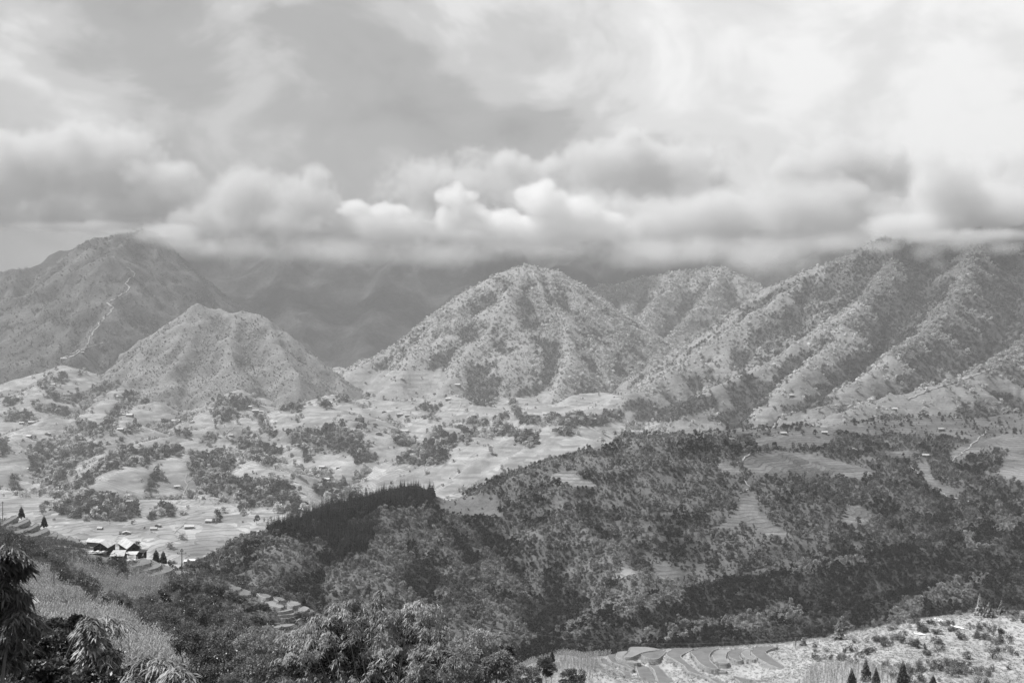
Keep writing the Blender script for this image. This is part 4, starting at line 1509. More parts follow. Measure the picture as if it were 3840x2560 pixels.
def boxes(name, lst, mat, parent):
    return link(name, mesh_np(name, *join([box(*b) for b in lst]), [mat]), parent)


def slab(a, b, c, d, th):
    """sheet through four corners with a thickness"""
    v = np.array([a, b, c, d], float)
    w = v - np.array([0, 0, th])
    return np.concatenate([v, w]), [[0, 1, 2, 3], [7, 6, 5, 4], [0, 4, 5, 1], [1, 5, 6, 2], [2, 6, 7, 3], [3, 7, 4, 0]]


def gabled(name, label, loc, rz, w, d, h, rise, roofmat, wallmat, over=.35, openfront=False, cat='house', group=None, ribs=0, door=True, small=False):
    """ridge runs along local y, gable end at -y"""
    t = tag(link(name, None, None, loc, rz), label, cat, group)
    if openfront:
        boxes('post', [(-w / 2, -w / 2 + .16, -d / 2, -d / 2 + .16, -1, h)], WOOD, t)
        boxes('post', [(w / 2 - .16, w / 2, -d / 2, -d / 2 + .16, -1, h)], WOOD, t)
        boxes('post', [(-.08, .08, -d / 2, -d / 2 + .16, -1, h + rise * .9)], WOOD, t)
        boxes('beam', [(-w / 2 + .16, -.08, -d / 2 + .02, -d / 2 + .14, h - .2, h - .05), (.08, w / 2 - .16, -d / 2 + .02, -d / 2 + .14, h - .2, h - .05)], WOOD, t)
        boxes('back_wall', [(-w / 2, w / 2, d / 2 - .12, d / 2, -1, h)], WOODD, t)
        boxes('side_wall', [(-w / 2 - .1, -w / 2 - .002, -d / 2 + .2, d / 2, -1, h)], WOODD, t)
        boxes('side_wall', [(w / 2 + .002, w / 2 + .1, -d / 2 + .2, d / 2, -1, h)], WOODD, t)
        boxes('floor', [(-w / 2, w / 2, -d / 2 + .2, d / 2 - .13, -.6, .05)], WOODD, t)
    else:
        y0, y1 = -d / 2, d / 2
        v = [(-w / 2, y0, -1.5), (w / 2, y0, -1.5), (w / 2, y0, h), (0, y0, h + rise), (-w / 2, y0, h), (-w / 2, y1, -1.5), (w / 2, y1, -1.5), (w / 2, y1, h), (0, y1, h + rise), (-w / 2, y1, h)]
        f = [[0, 1, 2, 3, 4], [9, 8, 7, 6, 5], [1, 6, 7, 2], [5, 0, 4, 9], [2, 7, 8, 3], [4, 3, 8, 9]]
        link('wall', mesh_np('wall', v, f, [wallmat]), t)
        if door:
            boxes('door', [(-.5, .5, y0 - .05, y0 - .003, 0, min(2.0, h * .9))], INSIDE, t)
        if door and not small:
            boxes('window', [(w * .28, w * .28 + .8, y0 - .05, y0 - .003, h * .45, h * .8)], INSIDE, t)
    for sg in (-1, 1):
        a = np.array([0, -d / 2 - over, h + rise + .1])
        b = np.array([0, d / 2 + over, h + rise + .1])
        e = np.array([sg * (w / 2 + over), 0, h - rise * over / (w / 2) + .1])
        c = np.array([e[0], b[1], e[2]])
        g = np.array([e[0], a[1], e[2]])
        r = link('roof', mesh_np('roof', *slab(a, b, c, g, .07), [roofmat]), t)
        if ribs:
            lst = []
            for k in range(ribs):
                yy = a[1] + (b[1] - a[1]) * (k + .5) / ribs
                q = np.array([0, 1.0, 0]) * .06
                up = np.array([0, 0, .09])
                lst.append(slab(np.array([0, yy, a[2]]) - q + up, np.array([0, yy, a[2]]) + q + up, np.array([e[0], yy, e[2]]) + q + up, np.array([e[0], yy, e[2]]) - q + up, .08))
            link('roof_rib', mesh_np('roof_rib', *join(lst), [roofmat]), r)
    return t


FAR_HOUSE = {}


def far_house(px, py, wpx, label, group=None, rz=None, roof=None):
    """a small farmhouse seen across the valley"""
    p = hit(px, py)
    if p is None:
        return
    w = max(6.0, wpx / F * p.y)
    rr = random.Random(int(px * 7 + py))
    long_side = rr.random() < .75
    d, wd = (w, w * .55) if long_side else (w * .8, w)
    rz = (math.pi / 2 if long_side else 0) + rr.uniform(-.35, .35) if rz is None else rz
    gabled('farmhouse', label, (p.x, p.y, p.z), rz, wd, d, w * .24 + .6, w * .13 + .3, roof or (ROOF_L if rr.random() < .6 else ROOF_G), WOOD, .5, small=True, group=group)


for k, (x, y, w) in enumerate(
        [(*Z4([(a, b)])[0], c * .5442) for a, b, c in [
            (440, 92, 40), (570, 43, 22), (805, 350, 26), (575, 425, 36), (895, 480, 46), (855, 470, 22), (830, 577, 42), (880, 583, 32), (955, 550, 36), (215, 527, 36), (200, 625, 42), (238, 627, 22),
            (330, 605, 32), (1760, 450, 44), (1720, 420, 32), (1805, 452, 32), (1590, 615, 28), (1430, 737, 32), (1220, 970, 38), (2220, 835, 38), (2330, 835, 24), (2255, 920, 38), (370, 265, 26), (1215, 525, 60), (115, 460, 26), (150, 530, 30), (200, 845, 24)]]
        + [(*ZA([(a, b)])[0], c * .5442) for a, b, c in [(1090, 135, 34), (1060, 160, 44), (1305, 150, 60), (1450, 110, 60), (870, 187, 44), (690, 155, 36)]]):
    far_house(x, y, w, 'small pale-roofed farmhouse among the terraces on the valley floor', 'farmhouses on the valley floor')
for a, b, c in [(935, 990, 38), (560, 948, 24), (1190, 1078, 34), (570, 1307, 54), (400, 1320, 44), (435, 1170, 28), (70, 1110, 28), (1525, 1185, 24), (870, 1085, 34), (540, 1190, 40), (590, 1195, 30), (1400, 1375, 28)]:
    x, y = Z5([(a, b)])[0]
    far_house(x, y, c * .55, 'small farmhouse in the fields below the central rounded peak', 'farmhouses below the central peak')
for (a, b, c), lb in [((928, 1038, 28), 'white-roofed hut alone in a light field on the right mountain'), ((1560, 1122, 28), 'pale hut above the dark trees of the terraced bench'), ((880, 1272, 24), 'hut beside dark trees left on the terraced bench'),
                      ((1130, 1267, 28), 'hut between the two field terraces of the bench'), ((1840, 1248, 38), 'pale-roofed house with yard on the right terraces'), ((1945, 1173, 24), 'tiny hut at the upper edge of the right terraces')]:
    x, y = Z6([(a, b)])[0]
    far_house(x, y, c * .61, lb)
for (a, b, c), lb in [((1880, 207, 28), 'white-roofed hut at the head of the wooded gully'), ((1535, 182, 32), 'long low hut beside the pale road on the bench')]:
    x, y = Z8([(a, b)])[0]
    far_house(x, y, c * .78, lb)
far_house(702, 2108, 13, 'small white-roofed hut below the tall power pole', rz=1.5, roof=WHITE)
far_house(721, 2106, 14, 'square white-roofed hut right of the tall power pole', rz=1.6, roof=WHITE)


def at_ground(px, py):
    p = hit(px, py)
    return (p.x, p.y, p.z)


def place(px, py, Y):
    """a place at distance Y under the sight line, standing on the land"""
    x = (px - 1920) / F * Y
    return np.array([x, Y, float(ground(np.array([x]), np.array([Y]))[0])])


# the farm on the near slope
def farm():
    m = lambda n, Y: n / F * Y
    Y = 322.0
    z = (1280 - 2066) / F * Y
    q = lambda px, yy: ((px - 1920) / F * yy, yy, (1280 - 2066) / F * Y)
    gabled('open_shed', 'open-fronted shed with pale gabled roof at the farm', q(391, Y + 3), .06, m(50, Y), 7.5, m(17, Y), m(17, Y), ROOF_L, WOOD, .4, True, 'shed')
    gabled('long_shed', 'long narrow shed with pale roof behind the open-fronted shed', q(366, Y + 15), 1.25, 2.4, 7, .2, .8, ROOF_G, WOOD, .3, cat='shed')
    gabled('farmhouse', 'farmhouse with long ribbed roof and dark gable', q(484, Y + 6), .62, m(40, Y), 11, m(12, Y), m(16, Y), ROOF_L, WOODD, .5, ribs=9)
    # plank hut
    p = q(440, Y - 7)
    t = tag(link('plank_hut', None, None, (p[0], p[1], (1280 - 2101) / F * (Y - 7)), .04), 'plank hut with one broad pale roof slope facing the camera', 'hut')
    w, h = m(44, Y), m(19, Y)
    n = 15
    for k in range(n):
        x0 = -w / 2 + w * k / n
        boxes('plank', [(x0 + .02, x0 + w / n - .02, -.04 - .03 * (k % 3), .06, -1, h - .02 * (k % 2))], WOOD, t)
    boxes('wall', [(-w / 2, w / 2, .07, 3.2, -1, h - .05)], WOODD, t)
    link('roof', mesh_np('roof', *slab((-w / 2 - .4, -.5, h - .1), (w / 2 + .4, -.5, h - .1), (w / 2 + .1, 2.3, h + 1.25), (-w / 2 - .2, 2.3, h + 1.25), .08), [ROOF_G]), t)
    link('roof', mesh_np('roof', *slab((-w / 2 - .2, 2.31, h + 1.25), (w / 2 + .1, 2.31, h + 1.25), (w / 2 + .3, 4.0, h + .2), (-w / 2 - .3, 4.0, h + .2), .08), [ROOF_G]), t)
    # low flat-roofed byre with sheets and stones on the roof
    p = q(357, Y - 4)
    zb = (1280 - 2088) / F * (Y - 4)
    t = tag(link('byre', None, None, (p[0], p[1], zb), .03), 'low dark byre with rubble and sheets on its flat roof', 'byre')
    w = m(58, Y)
    boxes('wall', [(-w / 2, w / 2, 0, 3, -1, 1.15)], WOOD, t)
    boxes('opening', [(-w / 2 + .2, w / 2 - .1, -.06, -.004, .75, 1.12)], INSIDE, t)
    boxes('roof', [(-w / 2 - .5, w / 2 + .3, -.3, 3.3, 1.2, 1.32)], ROOF_G, t)
    rr = random.Random(5)
    for k in range(14):
        x = -w / 2 + w * (k + rr.random()) / 14
        a = rr.uniform(.15, .45)
        boxes('roof_stone', [(x - a, x + a, rr.uniform(0, .8), rr.uniform(1.2, 2.8), 1.325, 1.4 + rr.uniform(.08, .35))], WHITE if k % 2 else ROOF_G, t)
    # awning with clutter, lean-to, flag
    p = q(492, Y - 3)
    zc = (1280 - 2092) / F * (Y - 3)
    t = tag(link('awning', None, None, (p[0], p[1], zc), .1), 'pale sheet awning on posts in front of the dark gable', 'awning')
    link('sheet', mesh_np('sheet', *slab((-1.8, -.6, 1.35), (1.9, -.6, 1.3), (2.0, 1.6, 1.9), (-1.8, 1.6, 1.9), .06), [ROOF_L]), t)
    for x in (-1.7, 1.7):
        boxes('post', [(x - .06, x + .06, -.5, -.38, -1, 1.3)], WOOD, t)
    for k, (dx, dy, a, lb) in enumerate([(476, -6, .9, 'pale timber stack lying beside the plank hut'), (488, -7, .7, 'white sheet pile on the yard below the awning'), (501, -5.5, .8, 'light board pile at the yard edge above the paddies')]):
        p = q(dx, Y + dy)
        t = tag(link('timber_stack', None, None, (p[0], p[1], (1280 - 2099) / F * (Y + dy)), rr.uniform(-.5, .5)), lb, 'timber')
        for j in range(5):
            boxes('board', [(-a * 1.4, a * 1.4, -.5 + .2 * j, -.32 + .2 * j, -.6, .15 + .08 * rr.random() + .12 * (j % 2))], WHITE if (j + k) % 2 else ROOF_G, t)
    p = q(527, Y)
    t = tag(link('lean_to', None, None, (p[0], p[1], (1280 - 2084) / F * Y), -.1), 'dark lean-to at the right end of the farm', 'shed')
    boxes('wall', [(-1.2, 1.0, .4, 2.2, -1, 1.4)], INSIDE, t)
    link('roof', mesh_np('roof', *slab((-1.5, -.2, 1.35), (1.4, -.2, 1.2), (1.4, 2.4, 1.6), (-1.5, 2.4, 1.8), .06), [WOODD]), t)
    p = q(538, Y - 2)
    t = tag(link('flag_post', None, None, (p[0], p[1], (1280 - 2090) / F * Y), 0), 'thin post with white cloth beside the dark lean-to', 'post')
    boxes('pole', [(-.04, .04, -.04, .04, -1, 1.9)], POLE, t)
    link('cloth', mesh_np('cloth', *slab((-.04, -.05, 1.8), (-.04, -.07, 1.2), (-.5, -.1, .9), (-.4, -.1, 1.4), .02), [WHITE]), t)


farm()
gabled('field_hut', 'small hut with bright sheet roof behind the bamboo at left edge', tuple(np.array(place(86, 2290, 203)) + np.array([0, 0, .3])), -.35, 2.9, 4.2, 1.3, .95, ROOF_L, INSIDE, .5, cat='hut')
gabled('maize_hut', 'hut roof of worn pale boards at the bottom of the knoll', tuple(P(3462, 2572, 232)), -.55, 3.4, 4.0, 1.0, 1.5, ROOF_L, WOODD, .5, cat='hut', ribs=4)


def shelter():
    p = P(3822, 2362, 285)
    t = tag(link('field_shelter', None, None, (p[0], p[1], p[2]), .1), 'dark low shelter with shiny sagging sheet at the right edge of the knoll', 'shelter')
    for x in (-1.2, 1.5):
        boxes('post', [(x - .06, x + .06, -.06, .06, -.6, 1.5)], WOODD, t)
    link('roof', mesh_np('roof', *slab((-1.4, -.5, .35), (1.8, -.5, .25), (1.9, 1.2, 1.75), (-.8, 1.2, 1.75), .08), [ROOF_G]), t)
    boxes('edge_board', [(-1.5, 1.9, -.62, -.51, .05, .3)], WOODD, t)
    boxes('ridge_board', [(-.9, 2.0, 1.1, 1.25, 1.76, 1.9)], WOODD, t)
    boxes('back_wall', [(-1.1, 1.7, 1.3, 1.4, -.6, 1.7)], INSIDE, t)


shelter()


# ------------------------------------------------------------------ power poles and wires
def pole(label, px, top, bot, Y, arms, trans=False, wood=False):
    H = (bot - top) / F * Y
    x, y, z = P(px, bot, Y)
    t = tag(link('power_pole', None, None, (x, y, z), .15), label, 'pole', None)
    mat = POLE if not wood else WOOD
    link('mast', mesh_np('mast', *join([tube([(0, 0, -2), (0, 0, H * .5), (0, 0, H)], [.16, .14, .11], 8)]), [mat]), t)
    for zf, w in arms:
        a = boxes('crossarm', [(-w / 2, w / 2, -.17, -.1, H * zf - .06, H * zf + .06)], IRON if trans else mat, t)
        for k in range(3 if w > 1 else 2):
            xx = -w / 2 + .1 + (w - .2) * k / (2 if w > 1 else 1)
            link('insulator', mesh_np('insulator', *join([tube([(xx, -.135, H * zf + .06), (xx, -.135, H * zf + .2), (xx, -.135, H * zf + .4)], [.07, .11, .06], 6)]), [IRON]), a)
    if trans:
        boxes('brace', [(-.06, .06, -.3, -.18, H * .25, H * .42)], IRON, t)
        link('top_insulator', mesh_np('top_insulator', *join([tube([(0, 0, H), (0, 0, H + .35), (0, 0, H + .5)], [.12, .18, .05], 6)]), [IRON]), t)
    return Vector((x, y, z + H * arms[0][0] + .1)) if arms else Vector((x, y, z + H))


A1 = pole('power pole with one long crossarm rising from the left maize slope', 202, 2112, 2222, 258, [(.88, 3.4)])
A2 = pole('dark power pole with insulator crossarms above the farm terraces', 682, 2062, 2146, 298, [(.85, 2.6), (.96, .9)], True)
A3 = pole('slim power pole at the field edge, nearer the dark tree', 806, 2088, 2164, 288, [(.93, .9)])
A4 = pole('slim power pole at the field edge, the right one of two', 828, 2098, 2174, 284, [(.93, .9)])
A5 = pole('short thin pole on the knoll beside a dark tree', 2984, 2386, 2428, 290, [(.93, .7)], wood=True)
A6 = pole('leaning thin pole at the left edge above the terraces', 10, 1880, 1945, 410, [(.93, .7)], wood=True)


def wire(label, a, b, sag, r=.02):
    pts = [a.lerp(b, t) - Vector((0, 0, sag * 4 * t * (1 - t))) for t in np.linspace(0, 1, 17)]
    o = link('power_line', mesh_np('power_line', *join([tube([tuple(p) for p in pts], [r] * 17, 4)]), [POLE]))
    tag(o, label, 'wire')


wire('thin wire from the short knoll pole across the dark ravine', A5, Vector(P(1780, 2335, 330)), 4)
wire('thin wire linking the two slim poles', A3, A4, .1)
wire('thin wire between the insulator pole and the slim pole', A2, A3, .8)
wire('thin wire from the maize slope pole to the insulator pole', A1, A2, 3.0)

# ------------------------------------------------------------------ crops, weeds and shrubs on the near slopes
MAIZE = mat_leaf('maize_leaf', .21, .30, .5, .03, .5, 12.0)
WEED = mat_leaf('weed_leaf', .08, .35, .5, .03, .5, 9.0)
GRASS = mat_leaf('grass_blade', .35, .40, .25, 0, .5, 8.0)
NEARLEAF = mat_leaf('bush_leaf', .105, .30, .5, .03, .45, 4.0)
NEARLIGHT = mat_leaf('bush_leaf_light', .24, .32, .5, .03, .45, 4.0)
NEARDARK = mat_leaf('bush_leaf_dark', .042, .22, .5, .035, .36, 4.0)
BAMBOO = mat_leaf('bamboo_leaf', .25, .16, .55, .035, .5, 3.0)
BAMBOO_D = mat_leaf('bamboo_leaf_deep', .11, .18, .5, .03, .45, 3.0)
CULM = mat_plain('bamboo_culm', .14, .2, 6.0, .5)
CONIF = mat_leaf('conifer_needle', .060, .12, .5, .03, .5, 6.0)
CONIF_L = mat_leaf('conifer_needle_light', .30, .2, .5, .03, .5, 6.0)


def maize_mesh(seed):
    rng = np.random.default_rng(seed)
    n = 9
    z = np.linspace(.25, 1.9, n)
    a = np.arange(n) * 2.6 + rng.uniform(0, 6)
    vs, fs, o = [], [], 0
    for k in range(n):
        L = rng.uniform(.65, 1.0)
        d = np.array([math.cos(a[k]), math.sin(a[k]), 0])
        s = np.array([-d[1], d[0], 0]) * .065
        p0 = np.array([0, 0, z[k]])
        p1 = p0 + d * L * .45 + np.array([0, 0, .28])
        p2 = p0 + d * L * .85 + np.array([0, 0, .02])
        v = np.array([p0 - s * .5, p0 + s * .5, p1 + s, p1 - s, p2 + s * .3, p2 - s * .3])
        vs.append(v)
        fs.append(np.array([[0, 1, 2, 3], [3, 2, 4, 5]]) + o)
        o += 6
    tv, tf = tube([(0, 0, -.2), (0, 0, 1.2), (0, 0, 2.3)], [.03, .025, .01], 3)
    vs.append(tv)
    fs.append(np.array([q for q in tf if len(q) == 4]) + o)
    return mesh_np('maize_plant', np.concatenate(vs), np.concatenate(fs), [MAIZE])


def tuft_mesh(seed, n, h, w, mat, spread_r):
    rng = np.random.default_rng(seed)
    c = np.c_[rng.normal(size=(n, 2)) * spread_r, np.zeros(n)]
    d = np.c_[rng.normal(size=(n, 2)) * .55, np.ones(n)]
    v, q = leaf_quads(c, d, h * rng.uniform(.5, 1.2, n), w * rng.uniform(.7, 1.3, n), rng, 0, .2)
    return mesh_np('tuft', v, q, [mat])


def shrub_mesh(name, seed, h, r, n, size, mat, lumps=7, low=.12, narrow=.6):
    rng = np.random.default_rng(seed)
    vs, fs, o = [], [], 0
    L = crown_lumps(rng, lumps, h, r, low)
    per = n // len(L)
    for c, lr in L:
        u = unit(per, rng)
        p = c + u * lr * rng.uniform(.55, 1.05, (per, 1))
        d = u * .8 + rng.normal(size=(per, 3)) * .7 + np.array([0, 0, -.1])
        v, q = leaf_quads(p, d, size * rng.uniform(.7, 1.3, per), size * narrow * rng.uniform(.7, 1.2, per), rng)
        vs.append(v)
        fs.append(q + o)
        o += len(v)
    return mesh_np(name, np.concatenate(vs), np.concatenate(fs), [mat])


MAIZES = [maize_mesh(1), maize_mesh(2), maize_mesh(3)]
WEEDS = [shrub_mesh('weed', 1, .9, .7, 60, .26, WEED, 5, .1), shrub_mesh('weed', 2, .7, .8, 60, .24, WEED, 5, .1), tuft_mesh(3, 40, .8, .05, GRASS, .22)]
TUFTS = [tuft_mesh(4, 44, .42, .045, GRASS, .25), tuft_mesh(5, 44, .32, .05, GRASS, .3), shrub_mesh('weed', 6, .5, .5, 40, .18, WEED, 4, .1)]
BUSHES = [shrub_mesh('bush', 7, 1.8, 1.4, 260, .30, NEARLEAF, 8), shrub_mesh('bush', 8, 2.2, 1.3, 260, .30, NEARDARK, 8), shrub_mesh('bush', 9, 1.4, 1.5, 240, .28, NEARLEAF, 8), shrub_mesh('bush', 19, 1.5, 1.4, 240, .26, NEARLIGHT, 8)]

MAIZE_NEAR = [[(0, 2095), (150, 2125), (260, 2165), (350, 2225), (480, 2315), (640, 2425), (705, 2490), (760, 2570), (600, 2640), (0, 2640)],
              [(240, 2128), (330, 2112), (420, 2112), (520, 2120), (600, 2160), (640, 2200), (600, 2235), (500, 2255), (400, 2205), (300, 2150)]]
MAIZE_KNOLL = [[(1800, 2560), (1950, 2500), (2100, 2455), (2250, 2424), (2445, 2408), (2440, 2430), (2330, 2436), (2275, 2462), (2250, 2480), (2225, 2520), (2230, 2600), (1800, 2640)],
               [(3030, 2512), (3120, 2490), (3260, 2490), (3380, 2560), (3380, 2640), (2960, 2640)]]
DARK_BAND = [(ZA(l), w * .5442) for l, w in [([(10, 250), (120, 265), (210, 300), (300, 350), (420, 400)], 30), ([(380, 440), (470, 500), (560, 570), (640, 630)], 34), ([(640, 370), (760, 400), (850, 420)], 26)]]
PLAIN = [ZA(p) for p in [[(430, 420), (560, 500), (760, 560), (740, 620), (600, 570)], [(760, 830), (850, 800), (860, 940), (760, 940)]]]


def near_cover():
    rng = np.random.default_rng(900)
    pad = [[tuple(q) for q in poly] for key in ('farm', 'upper', 'lower', 'knoll') for poly, _ in PADDY_W[key]]

    def pts(h, sp):
        p = candidates(h, sp, rng)
        ok = ~any_poly(p[:, 0], p[:, 1], pad)
        p = p[ok]
        px, py = project(p[:, 0], p[:, 1], p[:, 2])
        k = (px > -300) & (px < 4140) & (py < 2680)
        return p[k], px[k], py[k]

    def lay(name, p, lo, hi, protos, label, cat, probs=None):
        n = len(p)
        if n:
            spread(name, p, rng.uniform(lo, hi, n), rng.uniform(0, 6.28, n), rng.choice(len(protos), n, p=probs), protos, label, cat)
    # left hillside
    p, px, py = pts(H_near, 1.25)
    jx = px + fbm(p[:, 0], p[:, 1], 9, 2, 5) * 14
    jy = py + fbm(p[:, 0], p[:, 1], 9, 2, 6) * 8
    mz = any_poly(jx, jy, MAIZE_NEAR) & ~any_line(jx, jy, DARK_BAND) & (p[:, 1] > 60)
    gap = fbm(p[:, 0], p[:, 1], 11, 2, 8) > .55
    farmyard = (np.abs(px - 440) < 110) & (py > 2055) & (py < 2108)
    lay('maize_crop', p[mz & ~gap], .7, 1.15, MAIZES, 'maize crop covering the near left slope', 'maize')
    band = any_line(jx, jy, DARK_BAND) & ~farmyard
    lay('undergrowth', p[band & (rng.random(len(p)) < .45)], .6, 1.4, BUSHES, 'dark bushes along the field edges on the near slope', 'undergrowth', [.4, .6, 0, 0])
    rest = ~mz & ~band & ~farmyard & (p[:, 1] > 25)
    pl = any_poly(px, py, PLAIN)
    k = rest & ~pl
    lay('weeds', p[(k & (rng.random(len(p)) < .8)) | (mz & gap)], .6, 1.5, WEEDS, 'weeds and grass on the near left slope', 'weeds', [.5, .3, .2])
    lowband = k & (py > 2180) & (px > 520) & (rng.random(len(p)) < .10)
    lay('undergrowth', p[lowband], .6, 1.2, BUSHES, 'bushes scattered below the farm terraces', 'undergrowth', [.4, .3, .2, .1])
    # knoll
    p, px, py = pts(H_knoll, 1.0)
    jx = px + fbm(p[:, 0], p[:, 1], 6, 2, 5) * 12
    jy = py + fbm(p[:, 0], p[:, 1], 6, 2, 6) * 6
    mz = any_poly(jx, jy, MAIZE_KNOLL)
    lay('maize_crop', p[mz], .6, .95, MAIZES, 'maize crop at the edges of the terraced knoll', 'maize')
    n = fbm(p[:, 0], p[:, 1], 14, 3, 9)
    lay('grass', p[~mz & (rng.random(len(p)) < .8)], .6, 1.4, TUFTS, 'short pale grass on the terraced knoll', 'grass', [.48, .48, .04])
    sb = ~mz & (n > .12) & (px > 3050) & (rng.random(len(p)) < .22)
    lay('undergrowth', p[sb], .35, .95, BUSHES, 'low shrubs spread over the knoll', 'undergrowth', [.3, .25, .15, .3])
    bp = np.array(BANK_PTS)
    bp = bp[rng.random(len(bp)) < .7] + rng.normal(size=(1, 3)) * .05
    lay('grass', bp, .5, 1.1, TUFTS, 'grass tufts on the terrace banks', 'grass', [.5, .3, .2])


near_cover()


# ------------------------------------------------------------------ single shrubs and trees near the camera
def crown_mesh(name, seed, rx, ry, rz, n, leaf, narrow, mat, lumps, lump_r, droop=.1, gloss=None):
    """leafy crown about the origin: lumps spread through an ellipsoid, each a spray of leaves"""
    rng = np.random.default_rng(seed)
    u = unit(lumps, rng) * (rng.uniform(.25, 1.0, (lumps, 1)) ** .45)
    C = u * np.array([rx, ry, rz])
    R = lump_r * rng.uniform(.65, 1.3, lumps)
    w = R ** 2
    cnt = rng.multinomial(n, w / w.sum())
    idx = np.repeat(np.arange(lumps), cnt)
    m = len(idx)
    d0 = unit(m, rng)
    d0[:, 2] = np.where(d0[:, 2] < -.2, d0[:, 2] * -.6, d0[:, 2])
    p = C[idx] + d0 * R[idx][:, None] * rng.uniform(.45, 1.05, (m, 1))
    d = d0 * .9 + rng.normal(size=(m, 3)) * .6 - np.array([0, 0, droop])
    v, q = leaf_quads(p, d, leaf * rng.uniform(.65, 1.25, m), leaf * narrow * rng.uniform(.75, 1.2, m), rng, .35)
    return mesh_np(name, v, q, [mat])


def leafy(name, label, cx, cy, Y, rxp, rzp, leaf, n, mat, cat='bush', lumps=16, lump=.42, narrow=.5, seed=None, group=None, depth=.9):
    """a bush or tree: crown centre and half sizes in the photograph, distance Y"""
    c = P(cx, cy, Y)
    rx, rz = rxp / F * Y, rzp / F * Y
    g = float(ground(np.array([c[0]]), np.array([c[1]]))[0])
    t = tag(link(name, None, None, (c[0], c[1], min(g, c[2] - rz * .6))), label, cat, group)
    base = min(g, c[2] - rz * .6)
    sd = seed if seed is not None else int(cx * 3 + cy)
    o = link('crown', crown_mesh('crown', sd, rx * .8, rx * depth * .8, rz * .82, n, leaf, narrow, mat, lumps, lump * min(rx, rz)), t, (0, 0, c[2] - base))
    h = c[2] - base
    parts = [tube([(0, 0, -1), (.1 * rx, 0, h * .5), (0, .1, h)], [.05 * rx + .05, .04 * rx + .03, .02])]
    rr = random.Random(sd)
    for k in range(4):
        a = rr.uniform(0, 6.28)
        parts.append(tube([(0, 0, h * .4), (math.cos(a) * rx * .35, math.sin(a) * rx * .35, h * .8), (math.cos(a) * rx * .6, math.sin(a) * rx * .6, h + rz * .3)], [.03 * rx + .02, .02 * rx + .01, .01]))
    link('trunk', mesh_np('trunk', *join(parts), [BARK]), t)
    return t


# trees below the farm (crown centres read off the photograph)
for a, b, r1, r2, mt, lb in [
        (240, 400, 120, 130, NEARDARK, 'round dark tree on the edge of the farm terraces'), (70, 600, 80, 110, NEARDARK, 'dark leaning shrub left of the round dark tree'),
        (480, 420, 130, 90, NEARLEAF, 'light-topped spreading tree right of the round dark tree'), (660, 470, 110, 110, NEARLEAF, 'broad tree below the two slim poles'),
        (820, 470, 90, 110, NEARLEAF, 'tall bush beside the lower terraces'), (560, 640, 150, 120, NEARLEAF, 'wide leafy tree in the middle of the slope grove'),
        (380, 640, 110, 100, NEARDARK, 'dark bush under the round dark tree'), (780, 660, 130, 100, NEARDARK, 'dark bush in the hollow of the slope grove'),
        (700, 760, 150, 110, NEARLEAF, 'large bush low in the slope grove'), (400, 800, 140, 100, NEARDARK, 'dark low bush at the maize edge'),
        (560, 900, 140, 90, NEARDARK, 'dark bush at the foot of the slope grove'), (800, 880, 120, 90, NEARLEAF, 'round bush beside the small bare field'),
        (950, 560, 90, 80, NEARLEAF, 'bush above the bare field'), (1180, 700, 120, 60, NEARLEAF, 'low bush spreading over the lower terraces'), (1100, 600, 110, 55, NEARLEAF, 'low hedge bush under the first lower terrace'),
        (1500, 900, 100, 70, NEARLEAF, 'bush below the curved lower terraces'), (1320, 890, 110, 60, NEARDARK, 'dark low bush under the curved terraces'), (1420, 700, 80, 45, NEARLEAF, 'small bush between the curved terraces'),
        (200, 920, 90, 80, NEARLEAF, 'grey bush among the last maize rows')]:
    x, y = ZR([(a, b)])[0]
    p = hit(x, y + r2 * .27636 * .8)
    leafy('slope_tree', lb, x, y, p.y, r1 * .27636, r2 * .27636, .34, 1700, mt, 'tree', 26, .36, .55)
for a, b, r1, r2, mt, lb in [(390, 720, 38, 70, NEARDARK, 'first of the narrow dark shrubs at the maize edge'), (450, 730, 34, 75, NEARDARK, 'second narrow dark shrub at the maize edge'), (485, 750, 30, 60, NEARDARK, 'third narrow dark shrub at the maize edge'), (250, 740, 30, 55, NEARLEAF, 'lone grey shrub in the maize')]:
    x, y = a / 1400 * 500 * 1.0, 0
    x, y = (a * 2.8) * .357, 2000 + b * .357
    p = hit(x, y + r2 * .3)
    leafy('dark_shrub', lb, x, y, p.y, r1 * .42, r2 * .36, .34, 700, mt, 'shrub', 12, .42, .55)

# trees whose crowns fill the bottom of the picture between the maize and the bamboo
for cx, cy, Y, rx, rz, mt, lb in [
        (720, 2420, 82, 100, 60, NEARLEAF, 'leafy tree at the foot of the maize, topping the left group'), (850, 2390, 88, 110, 60, NEARLIGHT, 'light leafy tree below the small bare field'),
        (980, 2420, 78, 120, 80, NEARLIGHT, 'light leafy tree in front of the lowest terrace'), (800, 2500, 66, 120, 90, NEARDARK, 'dark leafy tree at the bottom edge left of the bamboo'),
        (930, 2530, 60, 130, 80, NEARLEAF, 'leafy tree at the bottom edge beside the bamboo'), (1080, 2480, 58, 120, 90, NEARLEAF, 'leafy tree half covered by the bamboo'),
        (640, 2520, 90, 70, 60, NEARLIGHT, 'light bush at the bottom of the maize slope'), (1130, 2400, 70, 70, 50, NEARLEAF, 'small leafy crown behind the bamboo, left'),
        (1250, 2290, 230, 40, 34, NEARLEAF, 'round bush behind the end of the lower terraces'), (1320, 2270, 240, 40, 30, NEARLEAF, 'round bush just above the bamboo tops')]:
    leafy('shade_tree', lb, cx, cy, Y, rx, rz, .16 * (Y / 60) ** .5, 5200, mt, 'tree', 60, .26, .5)
